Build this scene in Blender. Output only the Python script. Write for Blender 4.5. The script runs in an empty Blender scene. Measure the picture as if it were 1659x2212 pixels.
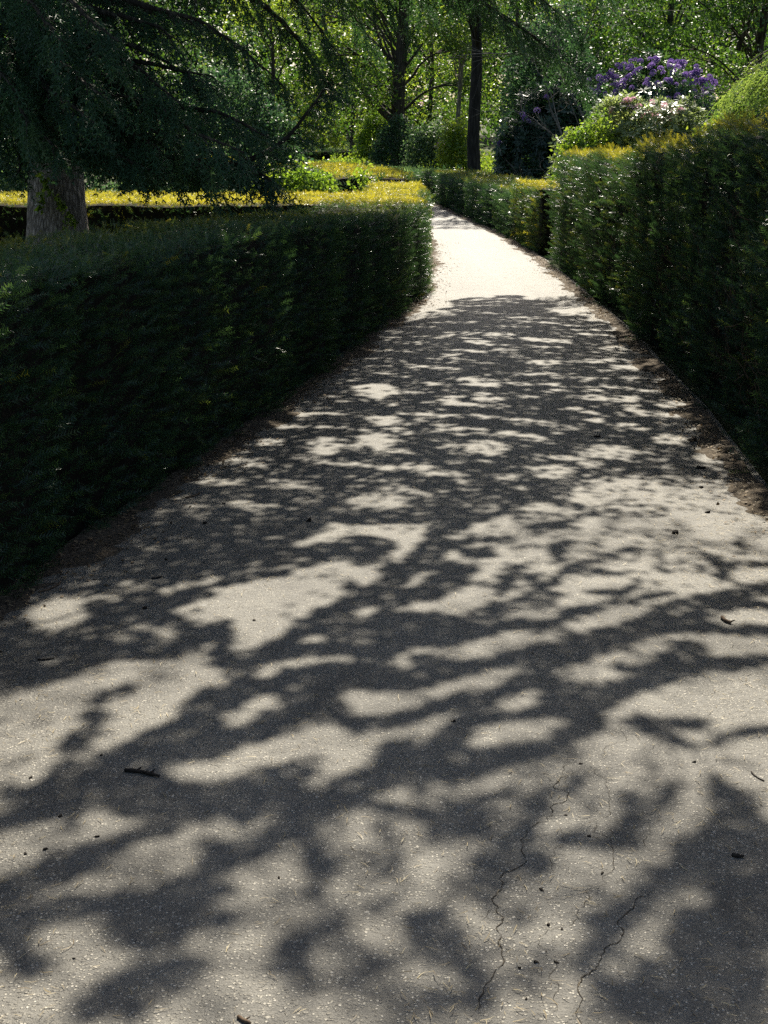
import bpy, math, random
import numpy as np

rng = np.random.default_rng(7)
random.seed(7)
scene = bpy.context.scene
COL = scene.collection

# ------------------------------------------------------------------ camera
CAM_H = 1.6
FPX, W0, H0 = 3069.0, 1659.0, 2212.0          # focal length and frame in view pixels
HORIZON = 305.0
PITCH = math.atan((H0 / 2 - HORIZON) / FPX)
cam = bpy.data.cameras.new('camera')
cam.sensor_fit = 'VERTICAL'
cam.sensor_height = 36.0
cam.lens = 36.0 * FPX / H0
cam.clip_start = 0.05
cam.clip_end = 2000
camo = bpy.data.objects.new('camera', cam)
camo.location = (0, 0, CAM_H)
camo.rotation_euler = (math.pi / 2 - PITCH, 0, 0)
COL.objects.link(camo)
scene.camera = camo

# ------------------------------------------------------------------ light
SUN_EL, SUN_AZ = math.radians(48), math.radians(6)      # azimuth to the right of straight ahead
world = bpy.data.worlds.new('World')
scene.world = world
world.use_nodes = True
wn = world.node_tree
bg = wn.nodes['Background']
sky = wn.nodes.new('ShaderNodeTexSky')
sky.sky_type = 'NISHITA'
sky.sun_disc = False
sky.sun_elevation = SUN_EL
sky.sun_rotation = SUN_AZ
sky.air_density = 1.0
sky.dust_density = 2.5
sky.ozone_density = 0.5
wn.links.new(sky.outputs[0], bg.inputs[0])
bg.inputs[1].default_value = 0.07
sun = bpy.data.lights.new('sun', 'SUN')
sun.energy = 5.0
sun.angle = math.radians(0.55)
sun.color = (1.0, 0.93, 0.80)
suno = bpy.data.objects.new('sun', sun)
COL.objects.link(suno)
SD = np.array([math.sin(SUN_AZ) * math.cos(SUN_EL), math.cos(SUN_AZ) * math.cos(SUN_EL), math.sin(SUN_EL)])
import mathutils
suno.rotation_euler = mathutils.Vector(SD).to_track_quat('Z', 'Y').to_euler()
suno.location = (10, 60, 60)
vs = scene.view_settings
vs.view_transform = 'Standard'
vs.look = 'None'
vs.gamma = 1.0
vs.exposure = 1.2
vs.use_curve_mapping = False
SX, SY = SD[0] / SD[2], SD[1] / SD[2]      # horizontal travel towards the sun per metre of height

scene.cycles.use_denoising = False
scene.cycles.use_adaptive_sampling = False
scene.cycles.sample_clamp_indirect = 1.5
scene.cycles.sampling_pattern = 'BLUE_NOISE'
scene.cycles.denoiser = 'OPENIMAGEDENOISE'
scene.cycles.denoising_prefilter = 'NONE'
scene.cycles.max_bounces = 6
scene.cycles.diffuse_bounces = 3
scene.cycles.glossy_bounces = 2
scene.cycles.transmission_bounces = 3
scene.cycles.transparent_max_bounces = 4
scene.cycles.caustics_reflective = False
scene.cycles.caustics_refractive = False

# ------------------------------------------------------------------ view helpers used while surveying the place
CT, ST = math.cos(PITCH), math.sin(PITCH)
def ray(x, y):
    a = (np.asarray(x, float) - W0 / 2) / FPX
    b = -(np.asarray(y, float) - H0 / 2) / FPX
    return a, CT + b * ST, -ST + b * CT
def ground(x, y, z=0.0):
    dx, dy, dz = ray(x, y)
    t = (z - CAM_H) / dz
    return dx * t, dy * t
def at(x, y, Y):
    dx, dy, dz = ray(x, y)
    t = Y / dy
    return np.array([dx * t, Y + 0 * t, CAM_H + dz * t])
def project(P):
    P = np.asarray(P, float)
    x, y, z = P[..., 0], P[..., 1], P[..., 2] - CAM_H
    d = y * CT - z * ST
    u = y * ST + z * CT
    d = np.maximum(d, 1e-3)
    return W0 / 2 + FPX * x / d, H0 / 2 - FPX * u / d

def fnoise(P, freq, seed=0, octs=3):
    P = np.asarray(P, float)
    r = np.random.default_rng(1000 + seed)
    out = np.zeros(P.shape[:-1])
    amp, tot = 1.0, 0.0
    for o in range(octs):
        for k in range(4):
            d = r.normal(size=P.shape[-1])
            d /= np.linalg.norm(d)
            out += amp * np.sin((P @ d) * freq * r.uniform(.7, 1.4) * 2 * math.pi + r.uniform(0, 6.28)) * .5
        tot += amp
        amp *= .5
        freq *= 2.03
    return out / tot
def terrain(y):
    y = np.asarray(y, float)
    t = np.clip((y - 48) / 40, 0, 1)
    return .95 * t * t * (3 - 2 * t) + np.clip(y - 78, 0, None) * .03

# ------------------------------------------------------------------ object helpers
def mk(name, V, F, mat, parent=None, tint=None, smooth=False):
    me = bpy.data.meshes.new(name)
    V = np.ascontiguousarray(V, dtype=np.float32)
    if isinstance(F, np.ndarray):
        k = F.shape[1]
        me.vertices.add(len(V)); me.vertices.foreach_set('co', V.ravel())
        me.loops.add(F.size); me.loops.foreach_set('vertex_index', np.ascontiguousarray(F, dtype=np.int32).ravel())
        me.polygons.add(len(F)); me.polygons.foreach_set('loop_start', np.arange(0, F.size, k, dtype=np.int32))
        me.update(calc_edges=True)
    else:
        me.from_pydata([tuple(map(float, v)) for v in V], [], F)
    if tint is not None:
        at_ = me.attributes.new('tint', 'FLOAT', 'POINT')
        at_.data.foreach_set('value', np.ascontiguousarray(tint, dtype=np.float32))
    if smooth:
        me.polygons.foreach_set('use_smooth', np.ones(len(me.polygons), dtype=bool))
    me.validate(clean_customdata=False) if not isinstance(F, np.ndarray) else None
    me.materials.append(mat)
    o = bpy.data.objects.new(name, me)
    COL.objects.link(o)
    o.parent = parent
    return o
def tag(o, label=None, cat=None, group=None, kind=None):
    if label: o['label'] = label
    if cat: o['category'] = cat
    if group: o['group'] = group
    if kind: o['kind'] = kind
    return o
def empty(name, loc=(0, 0, 0)):
    o = bpy.data.objects.new(name, None)
    o.empty_display_size = .2
    COL.objects.link(o)          # parts keep world coordinates: root stays at the origin
    o.location = (0, 0, 0)
    return o
def cat(parts):
    Vs, Fs, Ts, n = [], [], [], 0
    for V, F, T in parts:
        Vs.append(V); Fs.append(F + n); Ts.append(T); n += len(V)
    return np.concatenate(Vs), np.concatenate(Fs), np.concatenate(Ts)
def unit(v):
    return v / np.maximum(np.linalg.norm(v, axis=-1, keepdims=True), 1e-9)
def frames(D, roll=None, up=None):
    """rotation matrices whose third column is D; roll random, or Y column as near `up` as can be"""
    D = unit(np.asarray(D, float))
    n = len(D)
    if up is None:
        a = rng.normal(size=(n, 3))
    else:
        a = np.broadcast_to(up, (n, 3)) + rng.normal(scale=.25, size=(n, 3))
    Y = unit(a - (a * D).sum(1, keepdims=True) * D)
    X = np.cross(Y, D)
    return np.stack([X, Y, D], axis=2)
def scatter(tmpls, P, R, S, tint, tipgain=0.0):
    """copies of small leaf shapes set out as one mesh"""
    n = len(P)
    pick = rng.integers(0, len(tmpls), n)
    parts = []
    for k, (tv, tf) in enumerate(tmpls):
        m = pick == k
        if not m.any(): continue
        q = m.sum()
        V = np.einsum('nij,kj->nki', R[m], tv) * np.asarray(S)[m][:, None, None] + P[m][:, None, :]
        F = (tf[None] + (np.arange(q) * len(tv))[:, None, None]).reshape(-1, tf.shape[1])
        T = np.repeat(tint[m], len(tv)).reshape(q, len(tv)) + tipgain * tv[None, :, 2]
        parts.append((V.reshape(-1, 3), F, T.ravel()))
    return cat(parts)
def tube(pts, rad, ns=8, ridge=0.0, seed=0):
    pts = np.asarray(pts, float); n = len(pts)
    rad = np.broadcast_to(np.asarray(rad, float), (n,))
    T = unit(np.gradient(pts, axis=0))
    ref = np.array([0, 0, 1.0]) if abs(T[0][2]) < .8 else np.array([0, 1.0, 0])
    X = unit(np.cross(T, ref)); Y = np.cross(T, X)
    a = np.linspace(0, 2 * math.pi, ns, endpoint=False)
    c = np.cos(a)[None, :, None] * X[:, None] + np.sin(a)[None, :, None] * Y[:, None]
    r = np.repeat(rad[:, None], ns, 1)
    V = pts[:, None] + c * r[..., None]
    if ridge:
        V = V + c * (ridge * fnoise(V * np.array([1, 1, .12]), 9, seed, 3))[..., None]
    V = V.reshape(-1, 3)
    i = np.arange(n - 1)[:, None] * ns; j = np.arange(ns)[None]; jn = (j + 1) % ns
    q = np.stack([i + j, i + jn, i + ns + jn, i + ns + j], -1).reshape(-1, 4)
    F = np.concatenate([q[:, [0, 1, 2]], q[:, [0, 2, 3]]])
    return V, F, np.zeros(len(V))
def smoothline(pts, n):
    pts = np.asarray(pts, float)
    d = np.r_[0, np.cumsum(np.linalg.norm(np.diff(pts, axis=0), axis=1))]
    t = np.linspace(0, d[-1], n)
    out = np.stack([np.interp(t, d, pts[:, k]) for k in range(pts.shape[1])], 1)
    for _ in range(3):
        o2 = out.copy(); o2[1:-1] = (out[:-2] + 2 * out[1:-1] + out[2:]) / 4; out = o2
    return out

# ------------------------------------------------------------------ materials
def newmat(name):
    m = bpy.data.materials.new(name); m.use_nodes = True
    nt = m.node_tree; nt.nodes.clear()
    out = nt.nodes.new('ShaderNodeOutputMaterial')
    return m, nt, out
def N(nt, kind, **kw):
    n = nt.nodes.new(kind)
    for k, v in kw.items():
        if k.startswith('i_'):
            key = k[2:]
            key = int(key) if key.isdigit() else key.replace('_', ' ')
            n.inputs[key].default_value = v
        else:
            setattr(n, k, v)
    return n
def ramp(nt, stops, interp='LINEAR'):
    r = nt.nodes.new('ShaderNodeValToRGB')
    e = r.color_ramp.elements
    r.color_ramp.interpolation = interp
    while len(e) < len(stops): e.new(.5)
    for k, (p, c) in enumerate(stops):
        e[k].position = p
        e[k].color = (*c, 1) if len(c) == 3 else c
    return r
def leafmat(name, stops, rough=.4, transl=.35, spec=.5, tcol=(1.15, 1.2, .55)):
    m, nt, out = newmat(name)
    L = nt.links.new
    a = N(nt, 'ShaderNodeAttribute', attribute_name='tint')
    r = ramp(nt, stops)
    L(a.outputs['Fac'], r.inputs[0])
    p = N(nt, 'ShaderNodeBsdfPrincipled', i_Roughness=rough)
    p.inputs['Specular IOR Level'].default_value = spec
    L(r.outputs[0], p.inputs['Base Color'])
    mul = N(nt, 'ShaderNodeMix', data_type='RGBA', blend_type='MULTIPLY')
    mul.inputs[0].default_value = 1.0
    mul.inputs[7].default_value = (*[min(c * 1.6, 4) for c in tcol], 1)
    L(r.outputs[0], mul.inputs[6])
    t = N(nt, 'ShaderNodeBsdfTranslucent')
    L(mul.outputs[2], t.inputs[0])
    mx = N(nt, 'ShaderNodeMixShader'); mx.inputs[0].default_value = transl
    L(p.outputs[0], mx.inputs[1]); L(t.outputs[0], mx.inputs[2])
    L(mx.outputs[0], out.inputs[0])
    return m
def barkmat(name, c1, c2, scale=6, stretch=.12, bump=.6, dist=.02):
    m, nt, out = newmat(name)
    L = nt.links.new
    tc = N(nt, 'ShaderNodeTexCoord')
    mp = N(nt, 'ShaderNodeMapping'); mp.inputs['Scale'].default_value = (1, 1, stretch)
    L(tc.outputs['Object'], mp.inputs[0])
    n = N(nt, 'ShaderNodeTexNoise', i_Scale=scale * 4, i_Detail=6.0, i_Roughness=.65)
    v = N(nt, 'ShaderNodeTexVoronoi', feature='DISTANCE_TO_EDGE', i_Scale=scale * 3)
    L(mp.outputs[0], n.inputs[0]); L(mp.outputs[0], v.inputs[0])
    mul = N(nt, 'ShaderNodeMath', operation='MULTIPLY'); L(n.outputs[0], mul.inputs[0])
    sm = N(nt, 'ShaderNodeMath', operation='MULTIPLY_ADD'); sm.inputs[1].default_value = 2.0; sm.inputs[2].default_value = .35
    L(v.outputs['Distance'], sm.inputs[0]); L(sm.outputs[0], mul.inputs[1])
    r = ramp(nt, [(.15, c1), (.55, c2)])
    L(mul.outputs[0], r.inputs[0])
    b = N(nt, 'ShaderNodeBump', i_Strength=bump, i_Distance=dist); L(mul.outputs[0], b.inputs['Height'])
    p = N(nt, 'ShaderNodeBsdfPrincipled', i_Roughness=.9)
    p.inputs['Specular IOR Level'].default_value = .2
    L(r.outputs[0], p.inputs['Base Color']); L(b.outputs[0], p.inputs['Normal'])
    L(p.outputs[0], out.inputs[0])
    return m
def noisemat(name, stops, scale=5, detail=8, rough=.9, bump=.3, dist=.01, spec=.2):
    m, nt, out = newmat(name)
    L = nt.links.new
    tc = N(nt, 'ShaderNodeTexCoord')
    n = N(nt, 'ShaderNodeTexNoise', i_Scale=scale, i_Detail=float(detail), i_Roughness=.7)
    L(tc.outputs['Object'], n.inputs[0])
    r = ramp(nt, stops); L(n.outputs[0], r.inputs[0])
    b = N(nt, 'ShaderNodeBump', i_Strength=bump, i_Distance=dist); L(n.outputs[0], b.inputs['Height'])
    p = N(nt, 'ShaderNodeBsdfPrincipled', i_Roughness=rough)
    p.inputs['Specular IOR Level'].default_value = spec
    L(r.outputs[0], p.inputs['Base Color']); L(b.outputs[0], p.inputs['Normal'])
    L(p.outputs[0], out.inputs[0])
    return m
def asphaltmat():
    m, nt, out = newmat('worn_asphalt')
    L = nt.links.new
    tc = N(nt, 'ShaderNodeTexCoord')
    co = tc.outputs['Object']
    big = N(nt, 'ShaderNodeTexNoise', i_Scale=1.1, i_Detail=6.0, i_Roughness=.6); L(co, big.inputs[0])
    mid = N(nt, 'ShaderNodeTexNoise', i_Scale=9.0, i_Detail=5.0, i_Roughness=.65); L(co, mid.inputs[0])
    fine = N(nt, 'ShaderNodeTexNoise', i_Scale=160.0, i_Detail=3.0, i_Roughness=.7); L(co, fine.inputs[0])
    # wobble the lookup so that the chips are not a tidy honeycomb
    wob = N(nt, 'ShaderNodeMix', data_type='VECTOR'); wob.inputs[0].default_value = .006
    L(co, wob.inputs[4]); L(fine.outputs[1], wob.inputs[5])
    vo = N(nt, 'ShaderNodeTexVoronoi', i_Scale=120.0, i_Randomness=1.0); L(wob.outputs[1], vo.inputs[0])
    vo2 = N(nt, 'ShaderNodeTexVoronoi', i_Scale=62.0, i_Randomness=1.0); L(wob.outputs[1], vo2.inputs[0])
    # matrix colour
    r0 = ramp(nt, [(.30, (.070, .064, .053)), (.5, (.122, .114, .096)), (.72, (.190, .178, .148))])
    mixn = N(nt, 'ShaderNodeMath', operation='MULTIPLY_ADD'); mixn.inputs[1].default_value = .45
    L(mid.outputs[0], mixn.inputs[0])
    hb = N(nt, 'ShaderNodeMath', operation='MULTIPLY'); hb.inputs[1].default_value = .55
    L(big.outputs[0], hb.inputs[0]); L(hb.outputs[0], mixn.inputs[2])
    mpw = N(nt, 'ShaderNodeMapping'); mpw.inputs['Scale'].default_value = (2.6, .22, 1); L(co, mpw.inputs[0])
    tr = N(nt, 'ShaderNodeTexNoise', i_Scale=1.0, i_Detail=4.0, i_Roughness=.6); L(mpw.outputs[0], tr.inputs[0])
    trm = N(nt, 'ShaderNodeMath', operation='MULTIPLY_ADD'); trm.inputs[1].default_value = .38; trm.inputs[2].default_value = -.19
    L(tr.outputs[0], trm.inputs[0])
    add = N(nt, 'ShaderNodeMath', operation='ADD'); L(mixn.outputs[0], add.inputs[0]); L(trm.outputs[0], add.inputs[1])
    L(add.outputs[0], r0.inputs[0])
    # stone chips: some cells pale, some dark
    def chips(v, thr, lo, hi):
        sep = N(nt, 'ShaderNodeSeparateColor'); L(v.outputs['Color'], sep.inputs[0])
        g = N(nt, 'ShaderNodeMath', operation='GREATER_THAN'); g.inputs[1].default_value = thr; L(sep.outputs[0], g.inputs[0])
        e = N(nt, 'ShaderNodeMapRange', interpolation_type='SMOOTHSTEP'); e.inputs[1].default_value = hi; e.inputs[2].default_value = lo
        L(v.outputs['Distance'], e.inputs[0])
        k = N(nt, 'ShaderNodeMath', operation='MULTIPLY'); L(g.outputs[0], k.inputs[0]); L(e.outputs[0], k.inputs[1])
        return k, sep
    k1, s1 = chips(vo, .30, .24, .48)
    k2, s2 = chips(vo2, .86, .18, .36)
    # chips show most where the binder has worn off
    wear = N(nt, 'ShaderNodeMapRange'); wear.inputs[1].default_value = .38; wear.inputs[2].default_value = .62; wear.inputs[3].default_value = .5
    L(big.outputs[0], wear.inputs[0])
    kk = N(nt, 'ShaderNodeMath', operation='MAXIMUM'); L(k1.outputs[0], kk.inputs[0]); L(k2.outputs[0], kk.inputs[1])
    kw = N(nt, 'ShaderNodeMath', operation='MULTIPLY'); L(kk.outputs[0], kw.inputs[0]); L(wear.outputs[0], kw.inputs[1])
    rc = ramp(nt, [(0, (.09, .083, .07)), (.25, (.24, .22, .18)), (.6, (.40, .37, .30)), (1, (.54, .50, .42))])
    L(s1.outputs[1], rc.inputs[0])
    mx = N(nt, 'ShaderNodeMix', data_type='RGBA'); L(kw.outputs[0], mx.inputs[0]); L(r0.outputs[0], mx.inputs[6]); L(rc.outputs[0], mx.inputs[7])
    # dark pits and grit
    pit = N(nt, 'ShaderNodeMapRange'); pit.inputs[1].default_value = .53; pit.inputs[2].default_value = .66
    L(fine.outputs[0], pit.inputs[0])
    mx2 = N(nt, 'ShaderNodeMix', data_type='RGBA'); mx2.inputs[7].default_value = (.05, .047, .042, 1)
    ph = N(nt, 'ShaderNodeMath', operation='MULTIPLY'); ph.inputs[1].default_value = .6; L(pit.outputs[0], ph.inputs[0])
    L(ph.outputs[0], mx2.inputs[0]); L(mx.outputs[2], mx2.inputs[6])
    # pale grey scuffs
    sc = N(nt, 'ShaderNodeTexNoise', i_Scale=4.3, i_Detail=9.0, i_Roughness=.75); 
    mp = N(nt, 'ShaderNodeMapping'); mp.inputs['Location'].default_value = (3.1, 7.7, 0); mp.inputs['Scale'].default_value = (1, .8, 1); L(co, mp.inputs[0]); L(mp.outputs[0], sc.inputs[0])
    scm = N(nt, 'ShaderNodeMapRange'); scm.inputs[1].default_value = .665; scm.inputs[2].default_value = .73; L(sc.outputs[0], scm.inputs[0])
    sch = N(nt, 'ShaderNodeMath', operation='MULTIPLY'); sch.inputs[1].default_value = .55; L(scm.outputs[0], sch.inputs[0])
    mx3 = N(nt, 'ShaderNodeMix', data_type='RGBA'); mx3.inputs[7].default_value = (.42, .43, .42, 1)
    L(sch.outputs[0], mx3.inputs[0]); L(mx2.outputs[2], mx3.inputs[6])
    h1 = N(nt, 'ShaderNodeMath', operation='MULTIPLY_ADD'); h1.inputs[1].default_value = .6; L(kw.outputs[0], h1.inputs[0]); L(fine.outputs[0], h1.inputs[2])
    b = N(nt, 'ShaderNodeBump', i_Strength=1.0, i_Distance=.005); L(h1.outputs[0], b.inputs['Height'])
    b2 = N(nt, 'ShaderNodeBump', i_Strength=.5, i_Distance=.02); L(mid.outputs[0], b2.inputs['Height']); L(b.outputs[0], b2.inputs['Normal'])
    p = N(nt, 'ShaderNodeBsdfPrincipled', i_Roughness=.60)
    p.inputs['Specular IOR Level'].default_value = .4
    L(mx3.outputs[2], p.inputs['Base Color']); L(b2.outputs[0], p.inputs['Normal'])
    L(p.outputs[0], out.inputs[0])
    return m

M = {}
M['asphalt'] = asphaltmat()
M['soil'] = noisemat('soil_and_litter', [(.3, (.025, .020, .015)), (.5, (.075, .058, .040)), (.7, (.17, .135, .09))], 60, 8, .95, .8, .02)
M['ground'] = noisemat('woodland_floor', [(.3, (.03, .035, .015)), (.55, (.05, .06, .02)), (.75, (.09, .08, .04))], 4, 9, .95, .8, .05)
M['lawn'] = noisemat('grass_lawn', [(.3, (.06, .11, .02)), (.7, (.12, .18, .03))], 3, 9, .9, .5, .03)
M['crack'] = noisemat('crack_dirt', [(.3, (.02, .017, .013)), (.7, (.07, .058, .042))], 120, 4, 1, .5, .004)
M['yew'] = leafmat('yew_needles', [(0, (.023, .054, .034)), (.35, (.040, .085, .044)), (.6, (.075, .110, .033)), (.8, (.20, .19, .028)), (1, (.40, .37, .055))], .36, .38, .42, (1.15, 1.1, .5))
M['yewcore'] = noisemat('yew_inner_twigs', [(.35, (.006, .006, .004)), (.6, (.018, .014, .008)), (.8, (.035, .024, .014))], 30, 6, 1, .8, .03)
M['cedar'] = leafmat('cedar_needles', [(0, (.026, .062, .038)), (.5, (.052, .112, .055)), (.8, (.095, .155, .055)), (1, (.15, .20, .055))], .5, .25, .4, (1.1, 1.2, .6))
M['weeping'] = leafmat('pale_conifer_needles', [(0, (.05, .10, .03)), (.5, (.12, .19, .06)), (1, (.26, .32, .11))], .45, .4, .4)
M['twig'] = noisemat('dry_twig', [(.3, (.06, .04, .025)), (.7, (.16, .11, .07))], 60, 4, .9, .5, .002)
M['darktwig'] = noisemat('dark_brown_twig', [(.3, (.012, .010, .008)), (.7, (.045, .035, .026))], 80, 4, .8, .6, .003)  # plain very dark brown twig tone
M['chip'] = noisemat('dark_bark_chip', [(.3, (.010, .008, .006)), (.7, (.035, .026, .018))], 90, 4, .85, .6, .003)
M['needle'] = leafmat('fallen_needles', [(0, (.10, .07, .035)), (.5, (.26, .20, .10)), (1, (.50, .42, .25))], .6, .15, .4, (1, .9, .6))
M['litter'] = leafmat('dead_leaves', [(0, (.03, .022, .015)), (.5, (.11, .075, .04)), (1, (.28, .20, .11))], .7, .1, .3, (1, .8, .5))
M['cedarbark'] = barkmat('cedar_bark', (.10, .083, .068), (.44, .37, .31), 12, .26, 1.0, .025)
M['darkbark'] = barkmat('dark_bark', (.025, .021, .017), (.10, .085, .068), 4, .15, .8, .03)
M['blackbark'] = barkmat('black_bark', (.012, .011, .010), (.045, .040, .036), 4, .15, .8, .03)
M['palebark'] = barkmat('pale_bark', (.09, .08, .06), (.28, .25, .19), 4, .3, .5, .02)
M['greytwig'] = noisemat('grey_bare_twig', [(.3, (.07, .066, .058)), (.7, (.18, .17, .15))], 20, 4, .9, .3, .005)
M['leaf'] = leafmat('broad_leaves', [(0, (.025, .060, .018)), (.5, (.055, .112, .024)), (.8, (.12, .18, .032)), (1, (.20, .25, .05))], .45, .38, .4)
M['leafblue'] = leafmat('dull_leaves', [(0, (.024, .052, .034)), (.5, (.050, .095, .052)), (.8, (.11, .16, .08)), (1, (.19, .24, .11))], .45, .38, .4, (1.0, 1.2, .7))
M['rhodo'] = leafmat('rhododendron_leaves', [(0, (.018, .042, .026)), (.5, (.036, .078, .040)), (.8, (.09, .14, .05)), (1, (.18, .23, .07))], .38, .28, .5, (1.1, 1.2, .6))
M['laurel'] = leafmat('fresh_leaves', [(0, (.05, .10, .02)), (.5, (.12, .19, .03)), (1, (.25, .29, .05))], .33, .50, .5)
M['purple'] = leafmat('purple_petals', [(0, (.085, .055, .18)), (.5, (.155, .105, .28)), (1, (.30, .23, .42))], .6, .3, .3, (1.0, .8, 1.1))
M['pink'] = leafmat('pink_petals', [(0, (.55, .30, .38)), (.5, (.70, .48, .54)), (1, (.82, .70, .72))], .6, .25, .3, (1, .8, .9))
M['palegreen'] = leafmat('pale_leaves', [(0, (.07, .11, .04)), (.5, (.15, .20, .08)), (1, (.31, .35, .17))], .38, .42, .45, (1.1, 1.1, .7))
M['grass'] = leafmat('grass_blades', [(0, (.05, .10, .02)), (1, (.17, .22, .03))], .5, .4, .4)

# ------------------------------------------------------------------ leaf shapes
def tri_blade(a, b, w, n):
    """a thin three-cornered blade from a to b"""
    a = np.array(a, float); b = np.array(b, float)
    s = unit(np.cross(b - a, np.array(n, float))) * w * .5
    return [a - s, a + s, b]
def tmpl(blades):
    V = np.array([p for b in blades for p in b]); F = np.arange(len(V)).reshape(-1, 3)
    return V, F
def yew_shoot(pairs, ln, w, seed, side=0):
    r = np.random.default_rng(seed)
    B = [tri_blade((0, 0, -.25), (0, .05 * r.normal(), 1), .035, (0, 1, 0))]
    for k in range(pairs):
        t = (k + .5) / pairs
        for s in (-1, 1):
            l = ln * (1 - .45 * t * t) * r.uniform(.8, 1.2)
            c = np.array([0, .03 * math.sin(6 * t), t])
            e = c + l * np.array([s * math.cos(.75), r.normal() * .28 + .1, math.sin(.75) + .15 * r.normal()])
            B.append(tri_blade(c, e, w, (0, 1, .3 * r.normal())))
    return tmpl(B)
YEW_FINE = [yew_shoot(8, .30, .055, s) for s in range(6)]
YEW_MID = [yew_shoot(5, .38, .085, 10 + s) for s in range(4)]
YEW_FAR = [yew_shoot(3, .50, .17, 20 + s) for s in range(4)]
def cedar_spray(n, seed, wide=.045):
    """flat drooping frond: axis +Z, droops towards -Y; twiglets thick with short needles"""
    r = np.random.default_rng(seed)
    B = []
    def pt(x, z): return np.array([x, -.28 * z * z - .35 * x * x, z])
    def brush(a, b, m, ln, w):
        for k in range(m):
            c = a + (b - a) * (k + .3 * r.random()) / m
            e = unit(unit(b - a) * .55 + unit(r.normal(size=3) + np.array([0, .5, 0]))) * ln * r.uniform(.7, 1.2)
            B.append(tri_blade(c, c + e, w, r.normal(size=3)))
    for k in range(n):
        t = (k + .6) / n
        for s in (-1, 1):
            l = .40 * (1 - .7 * t) * r.uniform(.7, 1.25)
            a = pt(0, t); b = pt(s * l * .8, t + l * .65) + r.normal(scale=.02, size=3)
            B.append(tri_blade(a, b, .05, (0, 1, 0)))
            brush(a, b, 3, .11, .055)
    brush(pt(0, .1), pt(0, 1.05), 6, .11, .055)
    B.append(tri_blade(pt(0, 0), pt(0, 1.05), .06, (0, 1, 0)))
    return tmpl(B)
CEDAR = [cedar_spray(4, s) for s in range(5)]
def tuft(seed, n=6, w=.62):
    r = np.random.default_rng(seed)
    B = []
    for k in range(n):
        d = unit(r.normal(size=3) * np.array([1, .35, 1])); 
        B.append(tri_blade(-.15 * d, d, w, r.normal(size=3) * .4 + np.array([0, 1, 0])))
    return tmpl(B)
TUFT = [tuft(s) for s in range(6)]
def leaf(seed, aspect=.5, fold=.15):
    r = np.random.default_rng(seed)
    V = np.array([[0, 0, 0], [-aspect / 2, fold, .45], [aspect / 2, fold * r.uniform(.4, 1), .5], [0, -.1 * r.random(), 1]])
    return V, np.array([[0, 2, 1], [1, 2, 3]])
LEAF = [leaf(s, .55 + .1 * (s % 3)) for s in range(4)]
def whorl(seed, n=7, asp=.30):
    r = np.random.default_rng(seed)
    V, F = [], []
    for k in range(n):
        a = 2 * math.pi * (k + .4 * r.random()) / n
        el = r.uniform(-.35, .55)
        d = np.array([math.cos(a) * math.cos(el), math.sin(a) * math.cos(el), math.sin(el)])
        s = np.array([-math.sin(a), math.cos(a), 0]) * asp * .5
        upv = np.cross(s, d); upv = upv / np.linalg.norm(upv) * .05
        b = len(V)
        V += [d * .08, d * .55 - s + upv, d * .55 + s + upv, d]
        F += [[b, b + 2, b + 1], [b + 1, b + 2, b + 3]]
    return np.array(V), np.array(F)
WHORL = [whorl(s) for s in range(4)]
def leafcluster(seed, n=6, sz=.42):
    r = np.random.default_rng(seed); V, F = [], []
    for k in range(n):
        c = r.normal(scale=.38, size=3); d = unit(r.normal(size=3) + np.array([0, 0, -.3])); s = unit(np.cross(d, r.normal(size=3))) * sz * .3
        u = np.cross(s, d) * .35; b = len(V)
        V += [c, c + d * sz * .5 - s + u, c + d * sz * .5 + s + u, c + d * sz]
        F += [[b, b + 2, b + 1], [b + 1, b + 2, b + 3]]
    return np.array(V), np.array(F)
CLUST = [leafcluster(s) for s in range(6)]

# ================================================================== SETTING
# ground sheet
gx = np.r_[-400, -150, np.linspace(-60, 60, 61), 150, 400]
gy = np.r_[-60, -10, np.linspace(-4, 120, 63), 200, 400, 700]
GX, GY = np.meshgrid(gx, gy)
GZ = terrain(GY) - .03 + np.where(np.abs(GX) > 12, .15 * np.sin(GX * .21) * np.cos(GY * .17), 0)
V = np.stack([GX, GY, GZ], -1).reshape(-1, 3)
nx, ny = len(gx), len(gy)
i = np.arange(ny - 1)[:, None] * nx; j = np.arange(nx - 1)[None]
F = np.stack([i + j, i + j + 1, i + nx + j + 1, i + nx + j], -1).reshape(-1, 4)
tag(mk('ground', V, F, M['ground'], smooth=True), kind='structure')

# survey of the path edges (hedge foot lines), near to far
L_EDGE = [(-1.95, -4), (-1.9, 1.5)] + [tuple(map(float, ground(*p))) for p in ((30, 1290), (450, 1000), (700, 815), (905, 655))] + [(.62, 19), (.78, 25), (.55, 32), (-.1, 40), (-1.6, 47), (-4.5, 54), (-9, 60)]
R_EDGE = [(1.62, -4), (1.62, 2)] + [tuple(map(float, ground(*p))) for p in ((1655, 1110), (1490, 880), (1330, 705), (1168, 565), (1086, 512), (924, 435))] + [(.2, 46), (-2.0, 53), (-5.6, 60), (-10, 66)]
def edge_x(E, y):
    E = np.array(E); return np.interp(y, E[:, 1], E[:, 0])
ys = np.r_[np.arange(-4, 16, .12), np.arange(16, 60, .5)]
nc = 28
rows = []
for y in ys:
    a = edge_x(L_EDGE, y) - .05; b = edge_x(R_EDGE, y) + .10
    t = np.linspace(0, 1, nc); x = a + (b - a) * t
    P = np.stack([x, np.full(nc, y)], 1)
    z = terrain(y) + .012 + .02 * (1 - (2 * t - 1) ** 2) + .005 * fnoise(P, .35, 3)
    rows.append(np.stack([x, P[:, 1], z], 1))
V = np.concatenate(rows); n = len(ys)
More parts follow.
